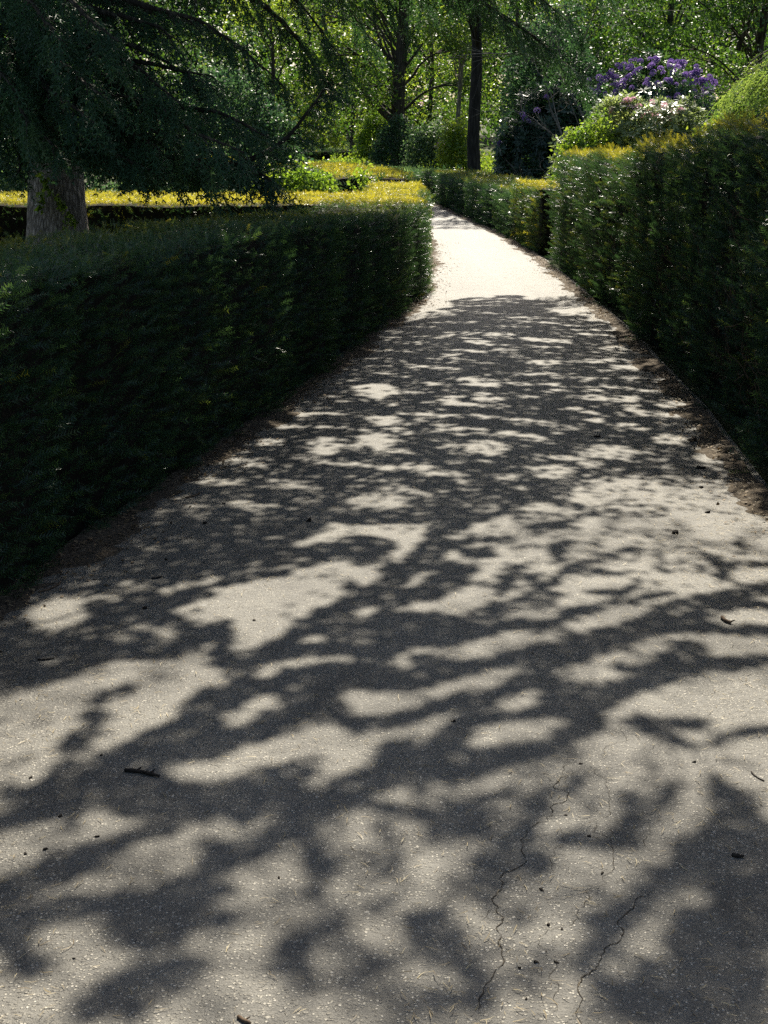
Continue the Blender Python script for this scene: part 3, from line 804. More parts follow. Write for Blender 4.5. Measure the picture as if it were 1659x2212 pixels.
# bough shadows on the near path: (x, y, half width[, depth of shade]) along each stroke, read tile by tile
def tile(ox, oy, *strokes):
    return [[(ox + q[0] * .5, oy + q[1] * .5, q[2] * .5, q[3] if len(q) > 3 else 1.0) for q in st] for st in strokes]
STROKES = tile(0, 1194.5,
    [(-90, 520, 130), (250, 450, 100), (500, 400, 70), (700, 430, 45), (900, 385, 35), (950, 340, 25)],
    [(-90, 260, 110), (100, 400, 90)], [(380, 250, 30), (450, 240, 45), (600, 200, 25), (760, 110, 30), (1000, 60, 40), (1300, 30, 40), (1659, -10, 40)],
    [(-90, 100, 130), (300, 60, 90), (600, 20, 70), (900, 10, 50), (1200, -30, 50)],
    [(470, 250, 40), (700, 230, 30), (900, 170, 25), (1000, 130, 20), (1150, 115, 20), (1280, 100, 12)],
    [(400, 330, 60), (550, 280, 40), (700, 300, 40), (830, 330, 15)],
    [(900, 350, 30), (960, 330, 30), (960, 420, 30), (920, 480, 30), (1000, 490, 40), (1100, 480, 35), (1250, 400, 30), (1330, 340, 40), (1450, 290, 45), (1560, 220, 45), (1659, 180, 50)],
    [(150, 1088, 50), (350, 1050, 60), (480, 950, 70), (620, 860, 60), (760, 780, 50), (900, 690, 75), (1000, 630, 70), (1080, 590, 50), (1250, 590, 60), (1400, 570, 50), (1659, 560, 60)],
    [(700, 860, 60), (850, 840, 60), (1000, 800, 50), (1150, 760, 55), (1300, 690, 95), (1420, 680, 60), (1500, 780, 25), (1659, 760, 20)],
    [(550, 600, 20, .7), (430, 640, 25, .7), (400, 720, 35, .8), (350, 800, 35, .8), (300, 850, 40, .8), (280, 920, 35, .7)], [(0, 1030, 20, .6), (150, 1040, 25, .6), (280, 930, 40, .6)],
    [(1659, 330, 50), (1450, 360, 45), (1350, 340, 35)], [(1659, 450, 60), (1500, 450, 30), (1300, 450, 25), (1150, 480, 25)]) + tile(829.5, 1194.5,
    [(0, 150, 40), (120, 60, 40), (220, 10, 35)], [(0, 90, 25), (200, 70, 25), (350, 100, 35), (250, 115, 20)], [(0, 240, 40), (120, 210, 35), (250, 200, 20)], [(350, 30, 12), (480, 25, 16)],
    [(0, 330, 60), (150, 330, 40), (350, 330, 30), (480, 290, 25), (560, 250, 25), (700, 230, 45), (690, 180, 15)], [(350, 290, 15), (560, 240, 25)],
    [(0, 450, 70), (100, 400, 40), (250, 410, 35), (400, 370, 25), (550, 340, 25), (700, 340, 20), (850, 300, 15), (1000, 230, 8), (1080, 170, 10)],
    [(150, 520, 40), (350, 530, 30), (500, 490, 25), (650, 470, 40), (800, 450, 55), (900, 420, 55), (1000, 390, 50), (1100, 350, 50), (1200, 310, 55), (1350, 270, 50), (1500, 220, 45), (1700, 150, 20)],
    [(1200, 370, 20), (1400, 340, 25), (1700, 360, 15)], [(1500, 230, 30), (1700, 260, 25)], [(0, 590, 40), (120, 590, 35), (350, 540, 20)],
    [(650, 480, 50), (700, 560, 45), (720, 620, 50), (850, 640, 60), (950, 650, 50), (1100, 590, 40), (1200, 540, 45), (1350, 500, 40), (1500, 500, 30), (1700, 470, 15)], [(1000, 520, 12), (1150, 520, 20)], [(1200, 480, 25), (1300, 430, 20), (1400, 440, 15)],
    [(0, 770, 30), (150, 730, 30), (300, 670, 35), (480, 640, 30), (560, 600, 35), (650, 570, 40)], [(480, 650, 35), (400, 720, 45), (300, 820, 50), (250, 900, 60), (150, 980, 60), (0, 1010, 60)],
    [(430, 740, 25), (600, 730, 20), (750, 700, 25), (850, 720, 60), (900, 760, 50), (800, 830, 45), (700, 890, 40), (550, 900, 40), (400, 950, 60), (250, 980, 60)], [(0, 920, 50), (100, 900, 40)],
    [(1060, 750, 25), (1200, 770, 30), (1380, 770, 25)], [(1100, 760, 20), (1250, 830, 25), (1330, 870, 15)], [(1440, 850, 15), (1550, 800, 20), (1700, 790, 15)],
    [(740, 140, 12), (800, 100, 15), (900, 60, 12), (1000, 20, 10), (1080, 0, 8)], [(900, 200, 8), (1000, 190, 8), (1100, 170, 7)], [(1050, 240, 8), (1100, 230, 10), (1200, 210, 10), (1300, 200, 6)], [(540, 170, 18), (530, 150, 20), (560, 100, 14), (580, 80, 10)],
    [(630, 130, 20), (680, 170, 20), (690, 220, 30)], [(780, 290, 14), (900, 260, 10), (980, 235, 7)], [(740, 10, 30), (760, 40, 25), (790, -10, 20)], [(1400, 30, 20), (1460, 80, 18), (1560, 60, 16), (1700, 40, 10)], [(1540, 0, 20), (1530, -40, 14)],
    [(1180, 150, 12), (1170, 185, 10)], [(1440, 120, 14), (1500, 80, 12)], [(860, 100, 10), (950, 105, 8), (1050, 110, 5)]) + tile(0, 1672,
    [(-40, 270, 40), (120, 200, 35), (250, 170, 40), (400, 90, 60), (500, 40, 90), (620, 0, 90)], [(0, 130, 20, .8), (150, 90, 25, .8), (250, 40, 40)], [(250, 180, 30), (300, 260, 25)],
    [(-40, 590, 50), (120, 520, 45), (250, 430, 55), (380, 390, 45), (480, 340, 30, .7), (600, 280, 40, .7), (750, 240, 50, .8), (900, 140, 60), (1100, 90, 60), (1300, 60, 60), (1330, 0, 40)], [(500, 130, 70), (700, 120, 70), (900, 150, 60)],
    [(1000, 180, 60, .9), (1150, 220, 60, .9), (1300, 210, 60), (1400, 170, 60), (1500, 110, 60), (1659, 40, 50)], [(880, 370, 50), (1000, 400, 40), (1150, 340, 45), (1280, 270, 50), (1350, 240, 40)],
    [(60, 720, 50), (150, 640, 40), (300, 610, 40), (450, 620, 40), (600, 600, 60), (750, 560, 50), (850, 500, 50), (930, 430, 45)], [(-20, 720, 50), (60, 800, 50, .8), (100, 880, 50, .8), (200, 880, 30, .6)],
    [(500, 720, 70, .9), (600, 690, 90, .9), (700, 680, 90, .9), (850, 640, 70, .9), (950, 560, 50, .8)], [(350, 1080, 60), (450, 980, 60, .9), (600, 930, 70, .75), (750, 900, 60, .7), (900, 870, 40, .6)], [(500, 1060, 50, .8), (650, 1000, 50, .7)],
    [(1360, 380, 50, .9), (1390, 480, 50, .9), (1360, 560, 30, .7)], [(1200, 870, 60, .6), (1290, 780, 50, .7), (1450, 700, 70, .6)], [(1300, 950, 80, .5), (1500, 880, 90, .5), (1620, 950, 80, .5)]) + tile(829.5, 1672,
    [(0, 40, 40), (150, 30, 40), (300, 10, 30)], [(145, 60, 22), (145, 170, 24)], [(-60, 190, 15), (100, 200, 20), (180, 240, 40), (260, 310, 50), (330, 230, 50), (370, 180, 30), (450, 130, 20, .7), (600, 110, 20, .7)],
    [(400, 220, 40, .8), (470, 300, 60), (550, 330, 60), (620, 240, 50), (650, 150, 40), (700, 170, 30, .8), (730, 200, 25, .7)], [(430, 450, 55), (500, 480, 60), (600, 450, 50), (690, 410, 35)], [(520, 330, 60), (520, 440, 60)], [(840, 68, 25, .8), (880, 62, 20, .8)],
    [(750, 330, 30, .6), (870, 310, 35, .8), (980, 330, 40, .9), (1070, 270, 55), (1060, 180, 40, .9), (1150, 200, 30, .9), (1220, 130, 30, .9), (1250, 100, 20, .8)], [(1430, 60, 30), (1480, 130, 45), (1560, 190, 50, .9), (1620, 130, 20, .8)],
    [(1480, 180, 40), (1430, 280, 50, .9), (1400, 340, 60), (1300, 420, 50), (1200, 510, 60), (1100, 590, 50), (1020, 650, 45), (950, 730, 35), (880, 820, 45), (830, 870, 30, .8)],
    [(1400, 380, 70), (1500, 400, 90), (1650, 350, 80), (1700, 500, 150)], [(1500, 540, 100), (1350, 640, 70), (1300, 760, 80), (1450, 720, 120), (1600, 700, 120)], [(1100, 920, 60, .9), (1250, 880, 80), (1400, 880, 120), (1550, 900, 120, .9)], [(1000, 960, 60, .8), (1200, 1030, 120), (1400, 1050, 120, .9), (1600, 1060, 100, .9)],
    [(870, 640, 25, .6), (950, 640, 20, .7)], [(280, 640, 25, .6), (230, 680, 40, .7), (140, 720, 50, .9), (200, 790, 60, .7), (300, 830, 60, .8), (380, 900, 50, .8), (430, 950, 30, .8), (420, 1050, 40, .8)], [(0, 900, 50, .6), (50, 1000, 50, .8), (320, 1070, 60, .7)], [(900, 1060, 60, .5), (1000, 1060, 60, .7)]) + tile(398, 829.5,
    [(800, 929, 40), (900, 870, 40), (1000, 790, 40), (1060, 720, 40), (1100, 640, 50), (1200, 600, 50), (1350, 570, 25), (1450, 530, 15)], [(1060, 740, 25), (1250, 700, 14), (1400, 690, 8)], [(600, 580, 15), (720, 600, 20), (850, 590, 30), (1000, 580, 40), (1150, 590, 40)],
    [(-800, 860, 90), (-300, 800, 100), (0, 740, 90), (200, 700, 80), (400, 650, 70), (560, 600, 60)], [(300, 740, 40), (500, 770, 40), (650, 740, 40), (750, 700, 30), (850, 690, 20)], [(760, 780, 25), (880, 740, 20)],
    [(1659, 620, 20), (1550, 645, 20), (1480, 640, 10)], [(1370, 890, 40), (1440, 820, 25)], [(1050, 910, 50), (1180, 860, 40), (1260, 820, 22)], [(1540, 910, 20), (1600, 890, 14)], [(690, 880, 20), (720, 925, 25)], [(1200, 750, 12), (1330, 745, 16)], [(480, 520, 60), (560, 560, 40)])
STROKES += [[(-90, 1270, 75, 1), (150, 1195, 62, 1), (350, 1135, 60, 1), (560, 1108, 45, 1), (640, 1100, 30, 1)], [(230, 1235, 42, 1), (450, 1190, 45, 1), (560, 1180, 30, 1)]]
STROKES = [[(x, y, w * float(np.interp(y, [1250, 1500, 1750], [1.0, 1.12, 1.25])), d) for x, y, w, d in st] for st in STROKES]
SPOTS = [(505, 1559, 38, 20), (577, 1524, 36, 20), (580, 1467, 30, 14), (463, 1484, 32, 16), (1514, 1952, 36, 20)]
def stroke_shade(x, y):
    out = np.zeros(len(x))
    for st in STROKES:
        for a, b in zip(st[:-1], st[1:]):
            dx, dy = b[0] - a[0], b[1] - a[1]
            t = np.clip(((x - a[0]) * dx + (y - a[1]) * dy) / (dx * dx + dy * dy + 1e-6), 0, 1)
            d = np.hypot(x - a[0] - t * dx, y - a[1] - t * dy) / (a[2] + (b[2] - a[2]) * t)
            out = np.maximum(out, (a[3] + (b[3] - a[3]) * t) * np.clip(3.2 - 2.7 * d, 0, 1))
    for cx, cy, rx, ry in SPOTS:
        out *= np.clip(np.hypot((x - cx) / rx, (y - cy) / ry) * 2.6 - 1.9, 0, 1)
    return out
def shade_edge(x):      # image row where the cedar's shadow begins
    return np.interp(x, [850, 900, 1000, 1090, 1180, 1300, 1350], [720, 690, 658, 645, 660, 700, 740])
def shade_at(gx, gy):
    px, py = project(np.stack([gx, gy, np.full(len(gx), .02)], 1))
    nz = fnoise(np.stack([gx, gy], 1), .55, 31, 3)
    g2 = np.stack([gx, gy * .5], 1)
    px = px + 5 * fnoise(g2, 1.3, 33, 3); py = py + (py - 305) * .006 * fnoise(g2, 1.3, 34, 3)
    up = np.clip(1.2 - 1.12 * lit_amount(px, py), 0, 1)
    streak = fnoise(np.stack([px / 170, py / np.interp(py, [650, 1100], [9, 26])], -1), 1, 36, 2)
    up = np.minimum(up, np.clip(1.0 - 2.2 * (streak - .28), .15, 1))
    up = np.where(py < shade_edge(px) + 22 * nz, 0, up)
    lo = np.maximum(stroke_shade(px, py), .02 + .08 * nz)
    k = np.clip((py - 1095) / 40, 0, 1)
    on = up * (1 - k) + lo * k
    off = np.where(gx < 0, .9 + .3 * nz, np.interp(gy, [7, 11], [.9, .35]) + .6 * nz)
    off = np.where(gy > 13.2 + .5 * nz, 0, off)
    onpath = (gx > edge_x(L_EDGE, gy) - .12) & (gx < edge_x(R_EDGE, gy) + .12) & (py < 2300)
    return np.where(onpath, on, off), onpath
def low_z(gy):          # the boughs hang just above the walker's view
    return 2.05 + .0996 * gy
def canopy():
    parts = []
    for (x0, x1, y0, y1, per, size, path_only) in ((-2.4, 2.3, 1.4, 4.2, 4300, .030, 1), (-2.0, 2.3, 4.2, 7.5, 3000, .035, 1), (-1.6, 2.6, 7.5, 15.0, 1500, .052, 1), (-5.2, 3.4, .9, 14.5, 300, .095, 2)):
        n = int((x1 - x0) * (y1 - y0) * per)
        gx = rng.uniform(x0, x1, n); gy = rng.uniform(y0, y1, n)
        sh, on = shade_at(gx, gy)
        k = (rng.random(n) < sh) & (on if path_only == 1 else ~on)
        gx, gy = gx[k], gy[k]
        lay = fnoise(np.stack([gx, gy], 1), .35, 40)
        z = low_z(gy) + np.interp(gy, [2, 4, 7], [2.2, 1.5, .4]) + .22 * lay + rng.uniform(0, .25, len(gx)) + (path_only == 2) * rng.uniform(.6, 2.4, len(gx))
        P = np.stack([gx + SX * z, gy + SY * z, z], 1)
        D = rng.normal(size=P.shape) * np.array([1, 1, .35])
        parts.append(scatter(TUFT, P, frames(D, up=np.array([0, 0, 1.0])), size * rng.uniform(.7, 1.3, len(P)), np.clip(rng.normal(.35, .15, len(P)), 0, 1)))
    # thin unseen tufts added higher up to soften and grey the sun patches
    n = 9000
    gx = rng.uniform(-2.6, 2.4, n); gy = rng.uniform(1.2, 6.5, n)
    nz = fnoise(np.stack([gx, gy], 1), .8, 91, 3)
    k = rng.random(n) < np.clip(np.interp(gy, [1.5, 3.2, 4.5, 6.5], [.55, .42, .22, .1]) + .9 * nz, 0, .9)
    gx, gy = gx[k], gy[k]; z = rng.uniform(6.0, 8.5, len(gx))
    P = np.stack([gx + SX * z, gy + SY * z, z], 1)
    parts.append(scatter(TUFT, P, frames(rng.normal(size=P.shape) * np.array([1, 1, .35]), up=np.array([0, 0, 1.0])), .042 * rng.uniform(.7, 1.3, len(P)), np.clip(rng.normal(.35, .15, len(P)), 0, 1)))
    V, F, T = cat(parts)
    mk('crown', V, F, M['cedar'], cedar, T)
    # the boughs themselves, each running back to the trunk
    placed = []
    rows = [np.array(st) for st in STROKES if len(st) > 1 and min(q[3] for q in st) >= .6]
    rows = [st if st[0, 0] <= st[-1, 0] else st[::-1] for st in rows]
    for k, st in enumerate(sorted(rows, key=lambda q: q[0, 0])):
        gx, gy = ground(st[:, 0], st[:, 1], .02)
        zs = low_z(gy) + np.interp(gy, [2, 4, 7], [2.3, 1.6, .5])
        pts = smoothline(np.stack([gx + SX * zs, gy + SY * zs, zs], 1), 24)
        r = float(np.clip(st[:, 2].mean() * .28 / FPX * max(gy.mean(), 2), .004, .016))
        if st[0, 0] < 60 or not placed:
            root = np.array([TX, TY, 3.3 + (k % 7) * .25])
            edge = np.array([-2.6, pts[0][1] + .5, pts[0][2] + .3])
            inner = smoothline([root, edge, pts[0]], 14)[:-1]
            r0 = .03
        else:
            Q = np.concatenate(placed); q = Q[np.argmin(np.linalg.norm(Q - pts[0], axis=1))]
            inner = smoothline([q, (q + pts[0]) / 2, pts[0]], 5)[:-1]
            r0 = r
        full = np.concatenate([inner, pts])
        V, F, T = tube(full, np.r_[np.linspace(r0, r, len(inner)), np.linspace(r, r * .3, 24)], 6)
        mk('limb', V, F, M['darkbark'], cedar)
        placed.append(pts)
canopy()
# upper crown round the trunk, kept where it cannot shade the sunny hedge top
def upper_crown():
    n = 9000
    a = rng.uniform(0, 2 * math.pi, n); z = rng.uniform(3.6, 12.5, n); rad = np.sqrt(rng.random(n)) * np.interp(z, [3, 5, 12.5], [4.2, 4.5, .8])
    P = np.stack([TX + rad * np.cos(a), TY + rad * np.sin(a), z + .25 * np.sin(rad * 4)], 1)
    gx, gy = P[:, 0] - SX * (z - .9), P[:, 1] - SY * (z - .9)
    px, py = project(P)
    k = (gy < 13.4) & (gx < edge_x(L_EDGE, gy)) & (py < -40) & (fnoise(P, .5, 77) > -.25)
    P = P[k]
    V, F, T = scatter(TUFT, P, frames(rng.normal(size=P.shape) * np.array([1, 1, .3]), up=np.array([0, 0, 1.0])), rng.uniform(.12, .24, len(P)), np.clip(rng.normal(.35, .15, len(P)), 0, 1))
    mk('upper_crown', V, F, M['cedar'], cedar, T)
upper_crown()

# ivy on the trunk
def ivy():
    P, Nn = [], []
    for (x0, y0, x1, y1, n) in ((107, 372, 126, 414, 40), (103, 412, 104, 452, 40), (140, 420, 152, 448, 40), (160, 448, 172, 478, 26), (150, 470, 165, 500, 12)):
        for k in range(n):
            t = rng.random(); p = at(x0 + (x1 - x0) * t + rng.normal() * 3, y0 + (y1 - y0) * t + rng.normal() * 3, TY)
            ax = p[0] - TX; rloc = .20 + .30 * math.exp(-p[2] * 1.9) + .025
            ax = max(-rloc * .95, min(rloc * .95, ax))
            P.append([TX + ax, TY - math.sqrt(max(rloc ** 2 - ax * ax, 0)) - rng.uniform(0, .05), p[2]])
            Nn.append([ax * .5 + rng.normal() * .5, -1, -.6 + rng.normal() * .4])
    P = np.array(P); D = np.array(Nn)
    V, F, T = scatter(LEAF, P, frames(D), rng.uniform(.04, .075, len(P)), np.clip(rng.normal(.6, .2, len(P)), 0, 1))
    tag(mk('ivy', V, F, M['laurel'], None, T), 'small green ivy sprays climbing the cedar trunk', 'ivy')
ivy()

# ================================================================== TREES, SHRUBS AND WOODLAND
def crown_points(clumps, n, spread):
    """leaf positions spread through many clumps: list of (x,y,z,rx,ry,rz)"""
    C = np.array(clumps, float); vol = C[:, 3] * C[:, 5]; w = vol / vol.sum()
    k = rng.choice(len(C), n, p=w)
    d = unit(rng.normal(size=(n, 3))); r = rng.random(n) ** .45
    P = C[k, :3] + d * r[:, None] * C[k, 3:]
    # sub-clumps: pull leaves towards random twig centres for gaps
    cell = np.round(P / spread + .8 * np.stack([fnoise(P, .7, 3), fnoise(P, .7, 4), fnoise(P, .7, 5)], -1))
    hsh = np.modf(np.abs(np.sin(cell @ np.array([12.9898, 78.233, 37.719])) * 43758.5453))[0]
    keep = hsh > .28
    return P[keep], (hsh[keep] - .28) / .72
def tree(name, label, base, h, r, clumps, nleaf, lsize, mat='leaf', bark='darkbark', tint=(.2, .7), lean=(0, 0), limbs=None, group=None, fork=None, spread=.5, tm=None):
    root = tag(empty(name), label, 'tree', group)
    bx, by = base; bz = float(terrain(by))
    zz = np.linspace(0, h, 16)
    line = np.stack([bx + lean[0] * zz / h + .05 * np.sin(zz * 1.3 + bx), by + lean[1] * zz / h, bz + zz - .05], 1)
    V, F, T = tube(line, r * (1 - .6 * zz / h) + r * .5 * np.exp(-zz * 2.5), 14, r * .08, 3)
    mk('trunk', V, F, M[bark], root, smooth=True)
    parts = []
    for c in clumps:
        t = np.clip((c[2] - bz) / h * .55 + .05, .15, .95); p0 = np.array([np.interp(t * h, zz, line[:, k]) for k in range(3)])
        p1 = np.array(c[:3]); mid = (p0 + p1) / 2 + np.array([0, 0, .15 * np.linalg.norm(p1 - p0)])
        ln = smoothline([p0, mid, p1], 9) + rng.normal(scale=.03, size=(9, 3))
        parts.append(tube(ln, np.linspace(r * .22, r * .05, 9), 5))
        for q in range(3):
            e = p1 + rng.normal(size=3) * np.array(c[3:]) * .6
            parts.append(tube(smoothline([ln[5], (ln[5] + e) / 2 + rng.normal(scale=.1, size=3), e], 5), np.linspace(r * .12, r * .03, 5), 4))
    for lm in (limbs or []):
        parts.append(tube(smoothline(lm[0], 14) + rng.normal(scale=.02, size=(14, 3)), np.linspace(lm[1], lm[1] * .35, 14), 8))
    V, F, T = cat(parts)
    mk('branches', V, F, M[bark], root, smooth=True)
    P, hh = crown_points(clumps, nleaf, spread)
    tn = tint[0] + (tint[1] - tint[0]) * hh + rng.normal(scale=.1, size=len(P))
    V, F, T = scatter(tm or CLUST, P, frames(rng.normal(size=P.shape)), lsize * rng.uniform(.7, 1.3, len(P)), np.clip(tn, 0, 1))
    mk('crown', V, F, M[mat], root, T)
    return root
def auto_clumps(cx, cy, z0, z1, rx, n, cr=1.2):
    out = []
    for k in range(n):
        f = rng.random(); z = z0 + (z1 - z0) * f
        a = rng.uniform(0, 6.283); q = rx * math.sqrt(rng.random()) * (1 - .3 * abs(f - .4))
        s = cr * rng.uniform(.7, 1.3)
        out.append((cx + q * math.cos(a), cy + q * math.sin(a) * .8, z, s, s, s * .75))
    return out
def gz(y): return float(terrain(y))

FAR_SHADE = []  # leaf clumps added above view to dapple the far path with shade
for k in range(26):
    gx_, gy_, z_ = rng.uniform(.4, 2.6), rng.uniform(26.5, 40), rng.uniform(6.2, 8.0)
    s_ = rng.uniform(.35, .7); FAR_SHADE.append((gx_ + SX * z_, gy_ + SY * z_, z_, s_ * 1.6, s_, s_ * .5))
# named trunks that stand out
p = at(1026, 382, 42.5)
tree('dark_tree', 'tall straight black trunk rising behind the low dark hedge', (p[0], 42.5), 13, .195, auto_clumps(p[0] + 1.2, 41, 6.0, 11, 3.2, 10, 1.0) + FAR_SHADE, 4400, .28, tint=(.1, .6), lean=(-.15, 0), bark='blackbark')
p = at(855, 345, 56)
fl = [at(850, 262, 56), at(800, 215, 56), at(760, 160, 56), at(722, 110, 56), at(690, 20, 56)]
fl2 = [at(868, 190, 56), at(835, 130, 56), at(810, 60, 56), at(800, -20, 56)]
tree('forked_tree', 'forked old tree with a long limb leaning left over the distant hedges', (p[0], 56), 11, .30, auto_clumps(p[0] - .8, 56, 3.4, 9.5, 4.2, 22, 1.0), 4200, .30, tint=(.15, .85), lean=(.45, 0), limbs=[(fl, .15), (fl2, .09)])
p = at(762, 328, 74)
tree('small_tree', 'small multi-stemmed dark tree in front of the bright lawn', (p[0], 74), 3.6, .12, auto_clumps(p[0], 74, gz(74) + 1.9, gz(74) + 4.2, 1.3, 8, .6), 500, .3, tint=(.3, .9),
     limbs=[([at(762, 315, 74), at(750, 285, 74), at(742, 245, 74)], .07), ([at(764, 312, 74), at(776, 280, 74), at(786, 245, 74)], .07)])
p = at(990, 320, 50)
tree('slender_tree', 'slender tree with a pale thin trunk left of the black trunk', (p[0], 50), 7.5, .10, auto_clumps(p[0], 50, 3.4, 7.5, 1.8, 10, .8), 1500, .28, bark='palebark', tint=(.4, 1))
p = at(1590, 250, 44)
tree('leaning_tree', 'dark leaning trunk at the top right behind the weeping conifer', (p[0], 44), 12, .17, auto_clumps(p[0], 44, 3.6, 10, 3.6, 16, 1.1), 3200, .30, tint=(.1, .7), lean=(1.6, 0),
     limbs=[([at(1592, 110, 44), at(1612, 60, 44), at(1640, -10, 44)], .09)])
p = at(1440, 260, 52)
tree('branching_tree', 'dark thin trunked tree rising behind the purple rhododendron', (p[0], 52), 10, .16, auto_clumps(p[0], 52, 2.6, 9, 3.4, 18, 1.0), 4200, .29, tint=(.15, .8),
     limbs=[([at(1440, 120, 52), at(1400, 90, 52), at(1360, 40, 52)], .1), ([at(1440, 100, 52), at(1480, 55, 52), at(1520, 10, 52)], .1)])
# leafy trees that fill the wood behind
FILL = [
    (40, 46, 'leafy tree at the left edge seen under the cedar boughs', (.15, .7), 'leafblue'), (260, 52, 'broad leafy tree glimpsed behind the middle of the cedar', (.2, .8), 'leaf'),
    (430, 60, 'grey-green leafy tree behind the drooping cedar tips', (.15, .7), 'leafblue'), (590, 50, 'glossy leafed tree left of the bright yellow-green one', (.2, .9), 'leaf'),
    (700, 84, 'bright yellow-green sunlit tree beyond the distant hedges', (.6, 1.0), 'laurel'), (930, 68, 'leafy tree just right of the forked tree', (.25, .9), 'leaf'),
    (1110, 58, 'leafy tree just right of the black trunk', (.15, .7), 'leaf'), (1260, 62, 'dark leafy tree behind the bare grey shrub', (.1, .6), 'leafblue'),
    (1370, 70, 'tall leafy tree left of the thin trunked tree', (.15, .8), 'leaf'), (1530, 58, 'tall leafy tree between the thin trunk and the leaning trunk', (.1, .7), 'leaf'),
    (1690, 50, 'leafy tree at the far right edge above the weeping conifer', (.15, .8), 'leaf'), (820, 90, 'tall pale green tree behind the forked trunk', (.4, 1.0), 'laurel'),
    (150, 78, 'distant tree seen just right of the cedar trunk', (.2, .8), 'leaf'), (1000, 84, 'distant tree behind the slender pale trunk', (.3, .9), 'laurel')]
for x, d, lab, tn, mt in FILL:
    p = at(x, 320, d); k = d / 55
    z0 = gz(d)
    tree('leafy_tree', lab, (p[0], d), 9 * k, .10 * k, auto_clumps(p[0], d, z0 + 1.0 * k, z0 + 9.0 * k, 3.4 * k, 26, 1.15 * k), 2900, .28 * k ** .7, mat=mt, tint=tn, group='leafy trees filling the wood', spread=.5 * k)

def shrub(name, label, box, d, mat, tm, n, size, tint=(.2, .7), thick=1.0, cat_='shrub', group=None, up=.3, stems=True, base_y=None, shell=.35):
    x0, y0, x1, y1 = box
    a = at(x0, y1, d); b = at(x1, y0, d)
    cx = (a[0] + b[0]) / 2; rx = abs(b[0] - a[0]) / 2
    zt = b[2]; zb = gz(d) - .05
    ry = rx * thick
    root = tag(empty(name), label, cat_, group)
    # lumpy dome
    u = unit(rng.normal(size=(n, 3)))
    u[:, 2] = np.abs(u[:, 2]) ** .62
    lump = 1 + .16 * fnoise(u, .55, int(cx * 10) % 97 + 3, 2) + .07 * fnoise(u, 1.8, 5, 2)
    r = (1 - shell * rng.random(n) ** 1.7) * lump
    P = np.array([cx, d, zb]) + u * r[:, None] * np.array([rx, ry, zt - zb])
    # lower skirt down to the ground
    D = u + rng.normal(scale=.45, size=u.shape) + np.array([0, 0, up])
    nz = fnoise(P, .9, 12, 2)
    keep = nz > -.62
    P, D, nz = P[keep], D[keep], nz[keep]
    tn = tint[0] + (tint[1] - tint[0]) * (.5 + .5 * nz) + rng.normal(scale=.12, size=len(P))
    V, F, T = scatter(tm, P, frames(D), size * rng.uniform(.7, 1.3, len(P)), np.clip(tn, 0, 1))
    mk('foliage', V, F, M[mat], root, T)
    if stems:
        parts = []
        for k in range(14):
            e = np.array([cx, d, zb]) + unit(rng.normal(size=3) * np.array([1, 1, .4]) + np.array([0, 0, .9])) * np.array([rx, ry, zt - zb]) * .75
            s = np.array([cx + rng.normal() * .12, d + rng.normal() * .12, zb])
            parts.append(tube(smoothline([s, (s + e) / 2 + rng.normal(scale=.12, size=3), e], 7), np.linspace(.03, .008, 7), 5))
        V, F, T = cat(parts)
        mk('stems', V, F, M['darkbark'], root)
    return root, (cx, d, zb, rx, ry, zt - zb)
# flower trusses
def truss_mesh(seed, mat):
    r = np.random.default_rng(seed); V, F = [], []
    for k in range(16):
        a = 2.39996 * k; z = 1 - (k + .5) / 16 * 1.15; q = math.sqrt(max(0, 1 - z * z))
        d = np.array([q * math.cos(a), q * math.sin(a), z]); c = d * .62
        s = unit(np.cross(d, [.3, .2, 1.0])); t = np.cross(d, s)
        for j in range(5):
            b = len(V); an = 2 * math.pi * j / 5 + r.random() * .3
            e = s * math.cos(an) + t * math.sin(an); e2 = s * math.cos(an + 1.1) + t * math.sin(an + 1.1)
            V += [c, c + d * .34 + e * .27, c + d * .30 + e2 * .27]; F += [[b, b + 1, b + 2]]
    V = np.array(V); me = bpy.data.meshes.new('flower_truss')
    me.from_pydata(V.tolist(), [], F)
    at_ = me.attributes.new('tint', 'FLOAT', 'POINT'); at_.data.foreach_set('value', np.clip(.25 + .5 * r.random() + .25 * r.random(len(V)), 0, 1).astype(np.float32))
    me.materials.append(M[mat]); return me
def blossoms(root, dome, meshes, spots, size):
    cx, d, zb, rx, ry, h = dome
    for (x, y) in spots:
        p = at(x, y, d)
        # lie on the near side of the dome
        u = (p[0] - cx) / rx; w = (p[2] - zb) / h
        v2 = 1 - min(u * u + w * w, 1)
        p = at(x, y, d - ry * math.sqrt(v2) * 1.1 - .12)
        o = bpy.data.objects.new('flower_truss', meshes[rng.integers(0, len(meshes))])
        COL.objects.link(o); o.parent = root
        o.location = p; o.scale = [size * rng.uniform(.75, 1.25)] * 3
        o.rotation_euler = (rng.uniform(.1, .8), rng.normal() * .3, rng.uniform(0, 6))
PUR = [truss_mesh(s, 'purple') for s in range(4)]
PNK = [truss_mesh(s + 9, 'pink') for s in range(3)]
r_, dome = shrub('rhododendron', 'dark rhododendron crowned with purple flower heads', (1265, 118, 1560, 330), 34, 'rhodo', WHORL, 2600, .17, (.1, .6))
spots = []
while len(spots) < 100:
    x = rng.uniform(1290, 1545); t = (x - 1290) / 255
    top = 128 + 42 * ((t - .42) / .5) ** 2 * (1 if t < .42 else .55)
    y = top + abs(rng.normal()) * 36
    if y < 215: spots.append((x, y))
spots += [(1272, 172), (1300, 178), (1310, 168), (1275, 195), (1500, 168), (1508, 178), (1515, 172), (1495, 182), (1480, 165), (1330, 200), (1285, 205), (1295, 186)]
blossoms(r_, dome, PUR, spots, .078)
